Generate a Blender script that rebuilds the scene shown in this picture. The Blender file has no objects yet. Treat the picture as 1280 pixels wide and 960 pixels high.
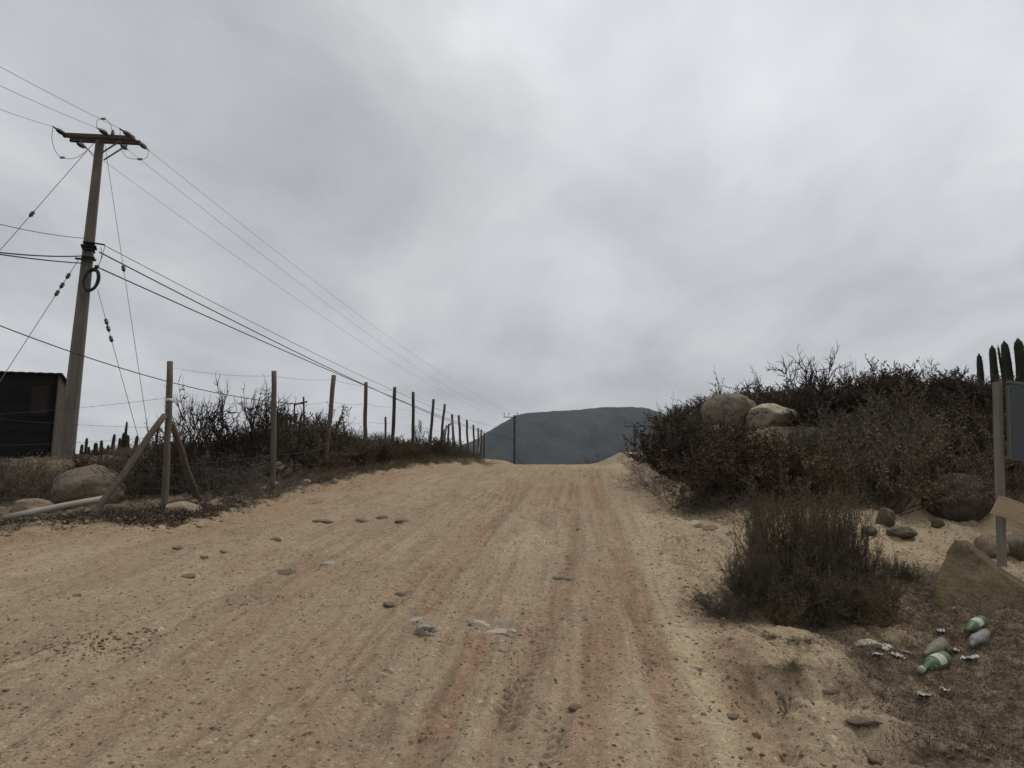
import bpy, bmesh, math, random
import numpy as np
from mathutils import Vector, Matrix, noise as mnoise

C = bpy.context.scene
COL = C.collection
R = math.radians
random.seed(7)

# ------------------------------------------------------------------ camera
PITCH = R(9.4)
F = 967.0
CAMZ = 1.6
cam_d = bpy.data.cameras.new("camera")
cam_d.sensor_width = 36.0
cam_d.lens = F / 1280.0 * 36.0
cam_d.clip_start = 0.05
cam_d.clip_end = 30000
cam = bpy.data.objects.new("camera", cam_d)
COL.objects.link(cam)
cam.location = (0, 0, CAMZ)
cam.rotation_euler = (R(90) + PITCH, 0, 0)
C.camera = cam

# ------------------------------------------------------------------ world
SUN_EL, SUN_AZ = R(60), R(62)          # azimuth clockwise from +Y (view direction)
w = bpy.data.worlds.new("World")
C.world = w
w.use_nodes = True
nt = w.node_tree
nt.nodes.clear()
def wn(t, **k):
    n = nt.nodes.new(t)
    for a, b in k.items():
        setattr(n, a, b)
    return n
wl = nt.links.new
def wmath(op, a, b=None, c=None, clamp=False):
    n = wn('ShaderNodeMath', operation=op, use_clamp=clamp)
    for i, v in enumerate((a, b, c)):
        if v is None: continue
        if isinstance(v, (int, float)): n.inputs[i].default_value = v
        else: wl(v, n.inputs[i])
    return n.outputs[0]
out = wn('ShaderNodeOutputWorld')
sky = wn('ShaderNodeTexSky', sky_type='NISHITA', sun_disc=False)
sky.sun_elevation = SUN_EL
sky.sun_rotation = SUN_AZ
bg1 = wn('ShaderNodeBackground'); bg1.inputs[1].default_value = 0.09
wl(sky.outputs[0], bg1.inputs[0])
tc = wn('ShaderNodeTexCoord')
sep = wn('ShaderNodeSeparateXYZ'); wl(tc.outputs['Generated'], sep.inputs[0])
zc = wmath('ADD', wmath('MAXIMUM', sep.outputs[2], 0.0), 0.16)
u = wmath('DIVIDE', sep.outputs[0], zc)
v = wmath('DIVIDE', sep.outputs[1], zc)
cmb = wn('ShaderNodeCombineXYZ'); wl(u, cmb.inputs[0]); wl(v, cmb.inputs[1])
# three scales of cloud on the sheet overhead
def cnoise(scale, detail, rough, dist, off):
    m = wn('ShaderNodeMapping'); wl(cmb.outputs[0], m.inputs[0])
    m.inputs['Location'].default_value = off
    m.inputs['Rotation'].default_value = (0, 0, R(-35))
    m.inputs['Scale'].default_value = (1.0, 0.62, 1)
    n = wn('ShaderNodeTexNoise'); wl(m.outputs[0], n.inputs[0])
    n.inputs['Scale'].default_value = scale
    n.inputs['Detail'].default_value = detail
    n.inputs['Roughness'].default_value = rough
    n.inputs['Distortion'].default_value = dist
    return n.outputs[0]
n1 = cnoise(0.62, 4, 0.5, 0.35, (3.1, 1.2, 0))
n2 = cnoise(1.9, 6, 0.55, 0.5, (7.7, 4.4, 0))
n3 = cnoise(4.2, 7, 0.6, 0.3, (1.7, 9.4, 0))
# soft banks of brighter and darker cloud, each seated in its own direction
def dirpix(px, py):
    dx, dy = (px - 640) / F, (py - 480) / F
    d = Vector((dx, math.cos(PITCH) + dy * math.sin(PITCH), math.sin(PITCH) - dy * math.cos(PITCH)))
    return d.normalized()
def bank(px, py, tight, amp):
    dv = dirpix(px, py)
    n = wn('ShaderNodeVectorMath', operation='DOT_PRODUCT')
    wl(wn_dir, n.inputs[0]); n.inputs[1].default_value = dv
    e = wmath('EXPONENT', wmath('MULTIPLY', wmath('SUBTRACT', n.outputs['Value'], 1.0), tight))
    return wmath('MULTIPLY', e, amp)
# wobble the direction so that the banks have torn outlines
nw = wn('ShaderNodeTexNoise'); wl(tc.outputs['Generated'], nw.inputs[0])
nw.inputs['Scale'].default_value = 3.2; nw.inputs['Detail'].default_value = 7
nws = wn('ShaderNodeVectorMath', operation='SUBTRACT'); wl(nw.outputs['Color'], nws.inputs[0]); nws.inputs[1].default_value = (.5, .5, .5)
nwm = wn('ShaderNodeVectorMath', operation='SCALE'); wl(nws.outputs[0], nwm.inputs[0]); nwm.inputs[3].default_value = 0.45
nwa = wn('ShaderNodeVectorMath', operation='ADD'); wl(nwm.outputs[0], nwa.inputs[0]); wl(tc.outputs['Generated'], nwa.inputs[1])
nwn = wn('ShaderNodeVectorMath', operation='NORMALIZE'); wl(nwa.outputs[0], nwn.inputs[0])
wn_dir = nwn.outputs[0]
lum = wmath('ADD', wmath('MULTIPLY', wmath('SUBTRACT', n1, 0.5), 0.42), 0.488)
lum = wmath('ADD', lum, wmath('MULTIPLY', wmath('SUBTRACT', n2, 0.5), 0.38))
lum = wmath('ADD', lum, wmath('MULTIPLY', wmath('SUBTRACT', n3, 0.5), 0.11))
for a in [(1230, 60, 22, .13), (1200, 200, 70, .05), (940, 300, 30, .02), (880, 30, 60, .07), (640, 80, 25, .10), (60, 30, 60, .04),
          (360, 90, 30, -.06), (740, 200, 40, -.05), (470, 330, 40, -.07), (650, 15, 260, .16), (1230, 90, 200, .08), (930, 60, 260, .05), (1240, 300, 60, -.05), (250, 250, 40, -.03), (1120, 130, 90, -.04),
          (560, 490, 120, .05), (120, 450, 60, .05), (900, 420, 120, .02), (1240, 340, 90, -.05), (850, 390, 90, -.03)]:
    lum = wmath('ADD', lum, bank(*a))
lum = wmath('MAXIMUM', lum, 0.2)
below = wmath('GREATER_THAN', sep.outputs[2], -0.02)
# cloud colour: a little bluer where thin and low, warmer grey where thick
mixc = wn('ShaderNodeMix', data_type='RGBA')
wl(n2, mixc.inputs[0])
mixc.inputs[6].default_value = (0.955, 1.0, 1.075, 1)
mixc.inputs[7].default_value = (1.02, 1.0, 1.0, 1)
vm = wn('ShaderNodeVectorMath', operation='SCALE'); wl(mixc.outputs[2], vm.inputs[0]); wl(lum, vm.inputs[3])
bg2 = wn('ShaderNodeBackground'); bg2.inputs[1].default_value = 1.0
wl(vm.outputs[0], bg2.inputs[0])
mx = wn('ShaderNodeMixShader'); mx.inputs[0].default_value = 0.95
wl(bg1.outputs[0], mx.inputs[1]); wl(bg2.outputs[0], mx.inputs[2]); wl(mx.outputs[0], out.inputs[0])

# ------------------------------------------------------------------ sun and exposure
sd = bpy.data.lights.new("sun", 'SUN'); sd.energy = 1.3; sd.angle = R(26); sd.color = (1, .95, .88)
so = bpy.data.objects.new("sun", sd); COL.objects.link(so)
sdir = Vector((math.sin(SUN_AZ) * math.cos(SUN_EL), math.cos(SUN_AZ) * math.cos(SUN_EL), math.sin(SUN_EL)))
so.rotation_euler = sdir.to_track_quat('Z', 'Y').to_euler()
C.view_settings.view_transform = 'Standard'
C.view_settings.look = 'None'
C.view_settings.exposure = 0.25
C.view_settings.gamma = 1.0
C.render.engine = 'CYCLES'

# ------------------------------------------------------------------ helpers
def tag(o, label=None, cat=None, group=None, kind=None):
    if label: o['label'] = label
    if cat: o['category'] = cat
    if group: o['group'] = group
    if kind: o['kind'] = kind
    return o
def empty(name, loc, rz=0):
    o = bpy.data.objects.new(name, None); COL.objects.link(o)
    o.empty_display_size = .2
    o.location = loc; o.rotation_euler = (0, 0, rz)
    return o
def link_mesh(name, me, mat=None, parent=None, smooth=False):
    if mat is not None and not me.materials: me.materials.append(mat)
    if smooth: me.polygons.foreach_set('use_smooth', np.ones(len(me.polygons), dtype=bool))
    o = bpy.data.objects.new(name, me); COL.objects.link(o)
    if parent is not None: o.parent = parent
    return o
def mesh_np(name, verts, faces, k):
    """verts (n,3), faces (m,k) with k corners each"""
    verts = np.asarray(verts, dtype=np.float32); faces = np.asarray(faces, dtype=np.int32)
    me = bpy.data.meshes.new(name)
    me.vertices.add(len(verts)); me.vertices.foreach_set('co', verts.ravel())
    m = len(faces)
    me.loops.add(m * k); me.loops.foreach_set('vertex_index', faces.ravel())
    me.polygons.add(m)
    me.polygons.foreach_set('loop_start', np.arange(0, m * k, k, dtype=np.int32))
    me.polygons.foreach_set('loop_total', np.full(m, k, dtype=np.int32))
    me.update(calc_edges=True)
    return me
def P(px, py, d):
    """the point seen at photo pixel (px,py) at a distance of d metres ahead"""
    dx, dy = (px - 640) / F, (py - 480) / F
    y = math.cos(PITCH) + dy * math.sin(PITCH)
    z = math.sin(PITCH) - dy * math.cos(PITCH)
    return Vector((dx / y * d, d, CAMZ + z / y * d))

class MB:
    def __init__(s): s.v = []; s.f = []
    def add(s, vs, fs):
        b = len(s.v); s.v += [tuple(q) for q in vs]; s.f += [tuple(b + i for i in f) for f in fs]
    def box(s, c, size, rot=None, taper=1.0):
        hx, hy, hz = [q / 2 for q in size]
        vs = []
        for z, t in ((-hz, 1.0), (hz, taper)):
            for x, y in ((-hx, -hy), (hx, -hy), (hx, hy), (-hx, hy)):
                vs.append(Vector((x * t, y * t, z)))
        if rot is not None: vs = [rot @ q for q in vs]
        s.add([q + Vector(c) for q in vs], [(3, 2, 1, 0), (4, 5, 6, 7), (0, 1, 5, 4), (1, 2, 6, 5), (2, 3, 7, 6), (3, 0, 4, 7)])
    def beam(s, a, b, w_, h_, up=Vector((0, 0, 1))):
        a = Vector(a); b = Vector(b); d = (b - a).normalized()
        sx = d.cross(up)
        if sx.length < 1e-4: sx = d.cross(Vector((1, 0, 0)))
        sx.normalize(); sz = sx.cross(d).normalized()
        vs = []
        for p in (a, b):
            for i, j in ((-1, -1), (1, -1), (1, 1), (-1, 1)):
                vs.append(p + sx * i * w_ / 2 + sz * j * h_ / 2)
        s.add(vs, [(3, 2, 1, 0), (4, 5, 6, 7), (0, 1, 5, 4), (1, 2, 6, 5), (2, 3, 7, 6), (3, 0, 4, 7)])
    def tube(s, pts, rad, n=6, cap=True):
        pts = [Vector(p) for p in pts]
        if not hasattr(rad, '__len__'): rad = [rad] * len(pts)
        ref = None; base = len(s.v)
        for i, p in enumerate(pts):
            d = (pts[min(i + 1, len(pts) - 1)] - pts[max(i - 1, 0)]).normalized()
            if ref is None:
                ref = d.orthogonal().normalized()
            else:
                ref = (ref - d * ref.dot(d)); ref = ref.normalized() if ref.length > 1e-6 else d.orthogonal().normalized()
            b2 = d.cross(ref)
            for k in range(n):
                a = 2 * math.pi * k / n
                s.v.append(tuple(p + (ref * math.cos(a) + b2 * math.sin(a)) * rad[i]))
        for i in range(len(pts) - 1):
            for k in range(n):
                a = base + i * n + k; b = base + i * n + (k + 1) % n
                s.f.append((a, b, b + n, a + n))
        if cap:
            s.f.append(tuple(base + k for k in reversed(range(n))))
            s.f.append(tuple(base + (len(pts) - 1) * n + k for k in range(n)))
    def build(s, name, mat, parent=None, smooth=False):
        me = bpy.data.meshes.new(name); me.from_pydata(s.v, [], s.f); me.update()
        return link_mesh(name, me, mat, parent, smooth)

def hash2(ix, iy, seed):
    h = (ix.astype(np.int64) * 374761393 + iy.astype(np.int64) * 668265263 + seed * 1274126177) & 0xFFFFFFFF
    h = ((h ^ (h >> 13)) * 1274126177) & 0xFFFFFFFF
    h = (h ^ (h >> 16)) & 0xFFFFFFFF
    return h.astype(np.float64) / 2147483648.0 - 1.0
def vnoise(x, y, seed=0):
    x = np.asarray(x, float); y = np.asarray(y, float)
    xi = np.floor(x); yi = np.floor(y); fx = x - xi; fy = y - yi
    xi = xi.astype(np.int64); yi = yi.astype(np.int64)
    ux = fx * fx * fx * (fx * (fx * 6 - 15) + 10); uy = fy * fy * fy * (fy * (fy * 6 - 15) + 10)
    a = hash2(xi, yi, seed); b = hash2(xi + 1, yi, seed); c = hash2(xi, yi + 1, seed); d = hash2(xi + 1, yi + 1, seed)
    return (a * (1 - ux) + b * ux) * (1 - uy) + (c * (1 - ux) + d * ux) * uy
def fbm(x, y, octv=4, seed=0, gain=.5):
    s = 0; a = 1.0; t = 0
    for o in range(octv):
        s = s + a * vnoise(x * 2 ** o + 17.3 * o, y * 2 ** o - 9.1 * o, seed + o); t += a; a *= gain
    return s / t
def sstep(a, b, x):
    t = np.clip((np.asarray(x, float) - a) / (b - a), 0, 1); return t * t * (3 - 2 * t)

# ------------------------------------------------------------------ terrain height
PY = np.array([-4000, -300, -60, -10, 0, 3, 6, 8, 10.6, 12.7, 15.8, 18.9, 21.5, 24, 27, 30, 34, 38, 45, 60, 90, 150, 300, 900, 6000.])
PZ = np.array([-30, -20, -7, -1.4, 0, .47, .93, 1.22, 1.6, 1.87, 2.30, 2.66, 2.88, 3.04, 3.18, 3.25, 3.25, 3.1, 2.4, .4, -5, -12, -22, -28, -28.])
def zroad(y):
    y = np.asarray(y, float)
    s = 0; ws = 0
    for o, q in ((-1, .5), (-.5, .8), (0, 1), (.5, .8), (1, .5)):
        s = s + q * np.interp(y + o * np.clip(np.abs(y) * .08, .3, 3), PY, PZ); ws += q
    return s / ws
CT = []
for px, py, d in [(206, 636, 10.6), (342, 615, 12.7), (414, 592, 15.8), (457, 581, 18.9), (493, 576, 21.5), (541, 574, 25.8), (560, 573, 29),
                  (600, 576, 34), (605, 580, 40), (80, 575, 16), (0, 572, 19), (-150, 580, 19), (300, 575, 19), (300, 600, 15), (400, 560, 22),
                  (-100, 640, 11.5), (40, 640, 11.5), (105, 625, 12.4), (480, 562, 28), (420, 575, 20.5),
                  (900, 665, 9.6), (1020, 668, 9.4), (1253, 712, 8.3), (1210, 800, 6.0), (1100, 690, 8.2), (1000, 700, 7.9), (860, 650, 10.5), (1060, 645, 10.3), (1180, 668, 9.6),
                  (1290, 690, 9.2), (1400, 700, 9.0), (905, 532, 15.6), (960, 533, 15.2), (1100, 520, 16), (1200, 518, 15.5), (1290, 520, 15),
                  (1450, 520, 15), (805, 590, 19), (820, 585, 17.4), (850, 560, 17), (800, 566, 24), (860, 550, 22), (900, 540, 20), (1000, 545, 21), (1100, 530, 22),
                  (1250, 530, 22), (1010, 780, 6.0), (1120, 770, 6.4), (880, 750, 6.4), (1000, 900, 4.5), (1200, 900, 4.6), (1400, 800, 6), (1400, 900, 4.5), (1000, 610, 12), (1150, 600, 12.2), (1260, 600, 12.5),
                  (900, 600, 13)]:
    p = P(px, py, d); CT.append((p.x, p.y, p.z - float(zroad(p.y)), 1.0))
# zero offsets along the roadway
for y in (2, 3, 4, 5, 6.5, 8, 10, 12, 14.5, 17, 20, 23, 26, 30, 36, 44, 55):
    xc = .3 + .05 * y
    hw = np.interp(y, [2, 6, 9, 12, 20, 30], [1.2, 1.1, 1.6, 1.8, 1.6, 1.5])
    for x in (xc - hw, xc, xc + min(hw, 1.1)):
        CT.append((x, y, 0, 1.0))
for x, y in ((-3, 3), (-6, 3), (-3, 5.5), (-6, 6), (-4, 8), (-7, 8.4), (-12, 7), (-12, 2), (3, 2), (6, 1), (12, 2), (20, 8), (-20, 15), (22, 18), (-30, 30), (25, 30), (12, 32), (-12, 34),
             (0, -5), (8, -8), (-8, -8), (5, 38), (-6, 45), (8, 50), (20, 60), (-20, 60), (0, 80)):
    CT.append((x, y, 0, 1.0))
CT = np.array(CT)
def H0(x, y):
    x = np.asarray(x, float); y = np.asarray(y, float)
    num = np.zeros(np.broadcast(x, y).shape); den = num.copy()
    for cx, cy, o, q in CT:
        r2 = (x - cx) ** 2 + ((y - cy) * .8) ** 2 + .04
        k = q / (r2 * r2 * np.sqrt(r2) ** .5)
        num += k * o; den += k
    far = sstep(60, 140, np.sqrt(x * x + y * y))
    side = 0
    return zroad(y) + num / den * (1 - far)
def ray0(px, py, hf=None, d0=2.0, d1=60):
    hf = hf or H0
    ds = np.geomspace(d0, d1, 700)
    q = P(px, py, 1.0); dx = q.x; dz = q.z - CAMZ
    zs = CAMZ + dz * ds
    hs = hf(dx * ds, ds)
    i = np.argmax(zs < hs)
    if zs[i] >= hs[i]: i = len(ds) - 1
    d = ds[i]
    return Vector((dx * d, d, float(hs[i])))

# roadway outline in the plan
left_edge = [ray0(*p) for p in [(-60, 672), (0, 668), (60, 664), (110, 661), (160, 662), (210, 660), (250, 652), (300, 637), (345, 624), (400, 608), (450, 597), (500, 587), (550, 583)]]
right_edge = [ray0(*p) for p in [(975, 955), (945, 880), (915, 820), (885, 770), (868, 730), (850, 690), (828, 655), (805, 625), (793, 600)]]
poly = [(-60, left_edge[0].y - .3)] + [(p.x, p.y) for p in left_edge] + [(-1.1, 26), (-1.0, 32), (-.8, 45), (1, 70), (5, 70), (4.6, 45), (4.1, 32), (3.6, 26)] + \
       [(p.x, p.y) for p in reversed(right_edge)] + [(.9, 2.2), (.6, 0), (.2, -60), (-60, -60)]
poly = np.array(poly)
def in_poly(x, y, poly):
    ins = np.zeros(x.shape, bool); n = len(poly)
    for i in range(n):
        x0, y0 = poly[i]; x1, y1 = poly[(i + 1) % n]
        if y0 == y1: continue
        c = ((y0 > y) != (y1 > y)) & (x < (x1 - x0) * (y - y0) / (y1 - y0) + x0)
        ins ^= c
    return ins
def dpoly(x, y, pts, closed=False):
    """distance to polyline, signed side offset and arclength"""
    best = np.full(x.shape, 1e9); sd_ = np.zeros(x.shape); al = np.zeros(x.shape); acc = 0
    n = len(pts)
    for i in range(n if closed else n - 1):
        ax, ay = pts[i][:2]; bx, by = pts[(i + 1) % n][:2]
        L = math.hypot(bx - ax, by - ay) + 1e-9; ux, uy = (bx - ax) / L, (by - ay) / L
        t = np.clip((x - ax) * ux + (y - ay) * uy, 0, L)
        ex = x - ax - t * ux; ey = y - ay - t * uy
        d = np.hypot(ex, ey); m = d < best
        best = np.where(m, d, best); sd_ = np.where(m, ux * (y - ay) - uy * (x - ax), sd_); al = np.where(m, acc + t, al); acc += L
    return best, sd_, al
# tyre tracks (read off the ground): points, half width, depth, tread strength
def tr(pts): return [tuple(ray0(*p)[:2]) for p in pts]
TRACKS = [
    (tr([(740, 586), (742, 600), (752, 640), (772, 690), (790, 735), (808, 790), (830, 850), (850, 925), (862, 990)]), .115, .022, .45, .8),
    (tr([(714, 600), (712, 640), (716, 690), (700, 740), (682, 790), (655, 850), (632, 910), (610, 980)]), .11, .016, .35, .5),
    (tr([(672, 788), (664, 810), (652, 845), (640, 875), (628, 900)]), .085, .020, 1.0, -.8),
    (tr([(692, 886), (680, 915), (668, 950)]), .09, .022, 1.0, -.9),
    (tr([(712, 690), (700, 715)]), .10, .015, .9, .2),
    (tr([(600, 800), (585, 830), (560, 870), (535, 920), (500, 990)]), .10, .014, .3, .75),
    (tr([(640, 600), (620, 650), (560, 720), (520, 790), (470, 880), (430, 970)]), .12, .014, .12, .45),
    (tr([(755, 780), (742, 830), (725, 900), (705, 980)]), .13, .008, .2, .5),
    (tr([(905, 800), (925, 850), (945, 900), (965, 960)]), .12, .010, .15, .5),
    (tr([(620, 590), (520, 640), (400, 700), (250, 790), (120, 900), (40, 990)]), .14, .018, .1, .15),
    (tr([(610, 588), (480, 640), (330, 690), (160, 750), (0, 830)]), .14, .022, .08, .1),
    (tr([(690, 590), (600, 660), (470, 760), (380, 850), (300, 960)]), .13, .014, .15, .25),
]
WEAR_SHADE = {}  # worn streaks, plus crevice shade painted as colour
def fields(x, y):
    """heights and colour zones of the whole terrain"""
    h = H0(x, y)
    wob = .22 * fbm(x * 1.1, y * 1.1, 3, 5) + .07 * fbm(x * 6, y * 6, 2, 6)
    road = in_poly(x + wob, y + wob * .7, poly)
    near = (np.abs(x) < 20) & (y > 0) & (y < 50)
    edge = np.full(x.shape, 9.0)
    e, _, _ = dpoly(x + wob, y + wob * .7, [tuple(p) for p in poly], True)
    edge = np.where(road, -e, e)           # <0 inside the roadway
    edge = np.clip(edge, -9, 9)
    ri = sstep(.1, -.5, edge)              # 1 well inside
    # flow coordinates of the wheel-worn surface
    xc = .3 + .085 * y
    fl = 1 + 1.3 * np.exp(-np.maximum(y, 0) / 9.0) * (x < xc)
    uu = (x - xc) / fl - .35 * np.exp(-np.maximum(y, 0) / 7.0) * np.clip(xc - x, 0, 6)
    streak = fbm(uu * 2.3, y * .16, 4, 11, .62)
    streakf = fbm(uu * 9, y * .5, 3, 21, .6)
    lump = fbm(x * 1.3, y * 1.0, 4, 31)
    fine = fbm(x * 7, y * 7, 3, 41)
    fine2 = fbm(x * 26, y * 26, 2, 51)
    fadef = sstep(45, 15, np.abs(y)) * sstep(22, 12, np.abs(x))
    med = fbm(x * 3.1, y * 2.4, 4, 45, .6)
    crumb = np.maximum(fbm(x * 11, y * 9, 3, 47), 0)
    rough = .25 + .75 * sstep(.2, -1.2, x - xc) * (.5 + .5 * sstep(-.3, .4, fbm(x * .7, y * .6, 2, 48)))
    flow = fbm(uu * 4.5, y * .9, 4, 49, .6)
    brk = sstep(-.35, .35, fbm(x * 1.1 + 3, y * .8, 3, 244))
    dr = (.019 * streak + .006 * streakf) * (.35 + .65 * brk) + .030 * lump + rough * (.016 * flow + .020 * med + .014 * fine + .022 * crumb) + .005 * fine2
    # washed-out potholes and humps on the left branch
    pot = np.clip(fbm(x * .9 + 5, y * .7, 3, 61) - .18, 0, 1)
    dr -= .10 * pot
    ridge = np.clip(1 - np.abs(fbm(uu * 2.2, y * .55, 4, 66)) * 7, 0, 1)
    dr += .024 * ridge * rough
    do = .05 * lump + .034 * fine + .012 * fine2 + .030 * np.maximum(fbm(x * 13, y * 11, 3, 147), 0) + .020 * np.clip(1 - np.abs(fbm(x * 4, y * 4, 3, 149)) * 6, 0, 1) + .04 * fbm(x * 3, y * 3, 3, 71)
    gully = np.clip(1 - np.abs(fbm(x * 2.1, y * .9, 3, 81)) * 5, 0, 1)
    do -= .035 * gully
    h = h + fadef * (ri * dr + (1 - ri) * do)
    # low broken kerb of soil along the road's edge on both sides
    h += fadef * .045 * np.exp(-((edge - .25) / .22) ** 2) * (.6 + .8 * vnoise(x * 2.2, y * 2.2, 91))
    s1 = fbm(uu * 7, y * .22, 4, 171, .65); s2 = fbm(uu * 26 + .4 * fbm(x * 2, y * 2, 2, 5), y * .6, 3, 181, .6)
    cr = np.clip(1 - np.abs(fbm(uu * 5 + .5 * vnoise(x * 3, y * 3, 8), y * .8, 4, 191, .6)) * 9, 0, 1) * sstep(-.1, .4, fbm(x * 1.1, y * .8, 3, 193))
    h -= fadef * ri * (.010 * cr * rough + .004 * np.clip(s2, 0, 1))
    bk2 = sstep(-.4, .3, fbm(x * 1.6, y * .9, 3, 255)); WEAR_SHADE['s1'] = .5 + .5 * np.clip((s1 * .75 + .7 * fbm(x * 1.7, y * .7, 4, 266)) * 1.5, -1, 1) * ri; WEAR_SHADE['s2'] = .5 + .5 * np.clip(s2 * 1.6, -1, 1) * ri * (.2 + .8 * bk2); WEAR_SHADE['cr'] = cr * ri * (.35 + .65 * rough)
    tu = np.zeros(x.shape); tv = np.zeros(x.shape); tm = np.zeros(x.shape); dark = np.zeros(x.shape); redt = np.zeros(x.shape)
    for pts, hw, dep, tread, red in TRACKS:
        d, s_, a = dpoly(x, y, pts)
        k = np.exp(-(d / hw) ** 4); end = 1
        k2 = k * (.55 + .45 * sstep(-.5, .3, vnoise(a * 1.3 + hw * 90, s_ * .1, 7)))
        rim = np.exp(-((d - hw * 1.35) / (hw * .3)) ** 2)
        h += (-dep * k2 + dep * .45 * rim * k2.max()) * sstep(40, 20, y)
        # lugs pressed into the soil
        ph = (a + np.abs(s_) * .9 + .02 * vnoise(a * 9, s_ * 9, 3)) / .082
        lug = np.clip(np.sin(ph * 2 * math.pi) * 1.8, -1, 1) * (np.abs(np.abs(s_) - hw * .5) < hw * .42)
        br = sstep(-.25, .35, vnoise(a * 6, s_ * 20, 9))
        h += .013 * tread * lug * k * br * sstep(11, 7.5, y)
        dark = np.maximum(dark, k * tread * np.where(lug < 0, 1.0, .15) * br * (sstep(13, 8, y)))  # tread recesses painted darker: compacted soil plus occlusion put into the colour
        redt = np.maximum(redt, k * (.65 + .35 * k2) * abs(red) * 1.6) if red > 0 else redt
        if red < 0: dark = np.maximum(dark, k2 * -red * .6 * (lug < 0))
    # smooth sandy strip between the right-hand tracks
    # colour zones
    rn = fbm(x * .9, y * .45, 4, 101); rn2 = fbm(uu * 1.6, y * .2, 4, 111)
    red = sstep(.02, .55, .5 * rn + .8 * rn2) * .75
    cen = np.exp(-((x - (.2 + .09 * y)) / 1.6) ** 2)
    red = red * (.22 + .7 * cen)
    lefted, _, _ = dpoly(x, y, [(p.x, p.y) for p in left_edge])
    red = np.maximum(red, .75 * np.exp(-(lefted / .9) ** 2) * sstep(-.3, .5, rn + .3) * (ri > .3))
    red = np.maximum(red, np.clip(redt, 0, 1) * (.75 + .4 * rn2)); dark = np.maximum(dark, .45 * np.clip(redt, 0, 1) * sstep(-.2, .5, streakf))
    red = np.maximum(red, .5 * sstep(-3.2, -5, x) * sstep(9, 6, y) * sstep(0, .5, rn))
    pale = np.exp(-((x - (.55 + .11 * y)) / .16) ** 2) * .5 + sstep(.15, -.4, np.abs(edge) - .5) * (x > 0) * .5 + .5 * sstep(.1, .6, fbm(uu * 1.2, y * .25, 3, 121))
    pale = np.maximum(pale, (1 - ri) * (x > 0) * sstep(12.5, 10.5, y) * .45)
    # dead plant litter under the scrub and on the lower right verge
    le = lefted; leftside = (x < xc) & (edge > 0)
    lit = leftside * sstep(.0, .16, edge) * 1.0
    lr = sstep(0, .5, (x - (.10 + .375 * y)) + .6 * fbm(x * 1.7, y * 1.7, 4, 131)) * sstep(7.8, 6.9, y + .3 * fbm(x * 2, y * 2, 2, 141)) * (x > 0)
    lit = np.maximum(lit, lr * .95)
    lit = np.maximum(lit, (x > 1.2) * sstep(.4, 1.2, edge) * sstep(10.6, 11.6, y + .5 * fbm(x, y, 2, 151)))
    lit = np.maximum(lit, (x > 5.3) * sstep(7, 8, x + y * .0) * .9)
    lit = np.clip(lit * (1.15 + .5 * fbm(x * 4, y * 4, 3, 161)), 0, 1)
    return h, road, red, np.clip(pale, 0, 1), np.clip(lit, 0, 1), np.clip(dark, 0, 1), edge
def axis(parts):
    o = []
    for a, b, s in parts:
        n = max(2, int(round((b - a) / s))); o.append(np.linspace(a, b, n, endpoint=False))
    return o
def grow(a, b, s0, g):
    o = [a]; s = s0
    while abs(o[-1]) < abs(b): s *= g; o.append(o[-1] + math.copysign(s, b - a))
    return np.array(o)
xs = np.concatenate([grow(-16, -5000, .08, 1.16)[1:][::-1]] + axis([(-16, -7, .06), (-7, -3, .03), (-3, -.9, .02), (-.9, 2.1, .0125), (2.1, 5.5, .024), (5.5, 16, .06)]) + [grow(16, 5000, .08, 1.16)])
ys = np.concatenate([grow(1.4, -4000, .08, 1.2)[1:][::-1]] + axis([(1.4, 3, .025), (3, 6.4, .0155), (6.4, 9, .024), (9, 12, .034), (12, 18, .05), (18, 34, .09)]) + [grow(34, 6000, .12, 1.1)])
X, Y = np.meshgrid(xs, ys)
Hh, ROAD, RED, PALE, LIT, DARK, EDGE = fields(X, Y)
def H(x, y):
    """height of the finished terrain mesh (bilinear)"""
    i = np.clip(np.searchsorted(xs, x) - 1, 0, len(xs) - 2); j = np.clip(np.searchsorted(ys, y) - 1, 0, len(ys) - 2)
    fx = (x - xs[i]) / (xs[i + 1] - xs[i]); fy = (y - ys[j]) / (ys[j + 1] - ys[j])
    return (Hh[j, i] * (1 - fx) + Hh[j, i + 1] * fx) * (1 - fy) + (Hh[j + 1, i] * (1 - fx) + Hh[j + 1, i + 1] * fx) * fy
def G(px, py, **k):
    return ray0(px, py, H, **k)
def sample(arr, x, y):
    i = np.clip(np.searchsorted(xs, x), 0, len(xs) - 1); j = np.clip(np.searchsorted(ys, y), 0, len(ys) - 1)
    return arr[j, i]

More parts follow.
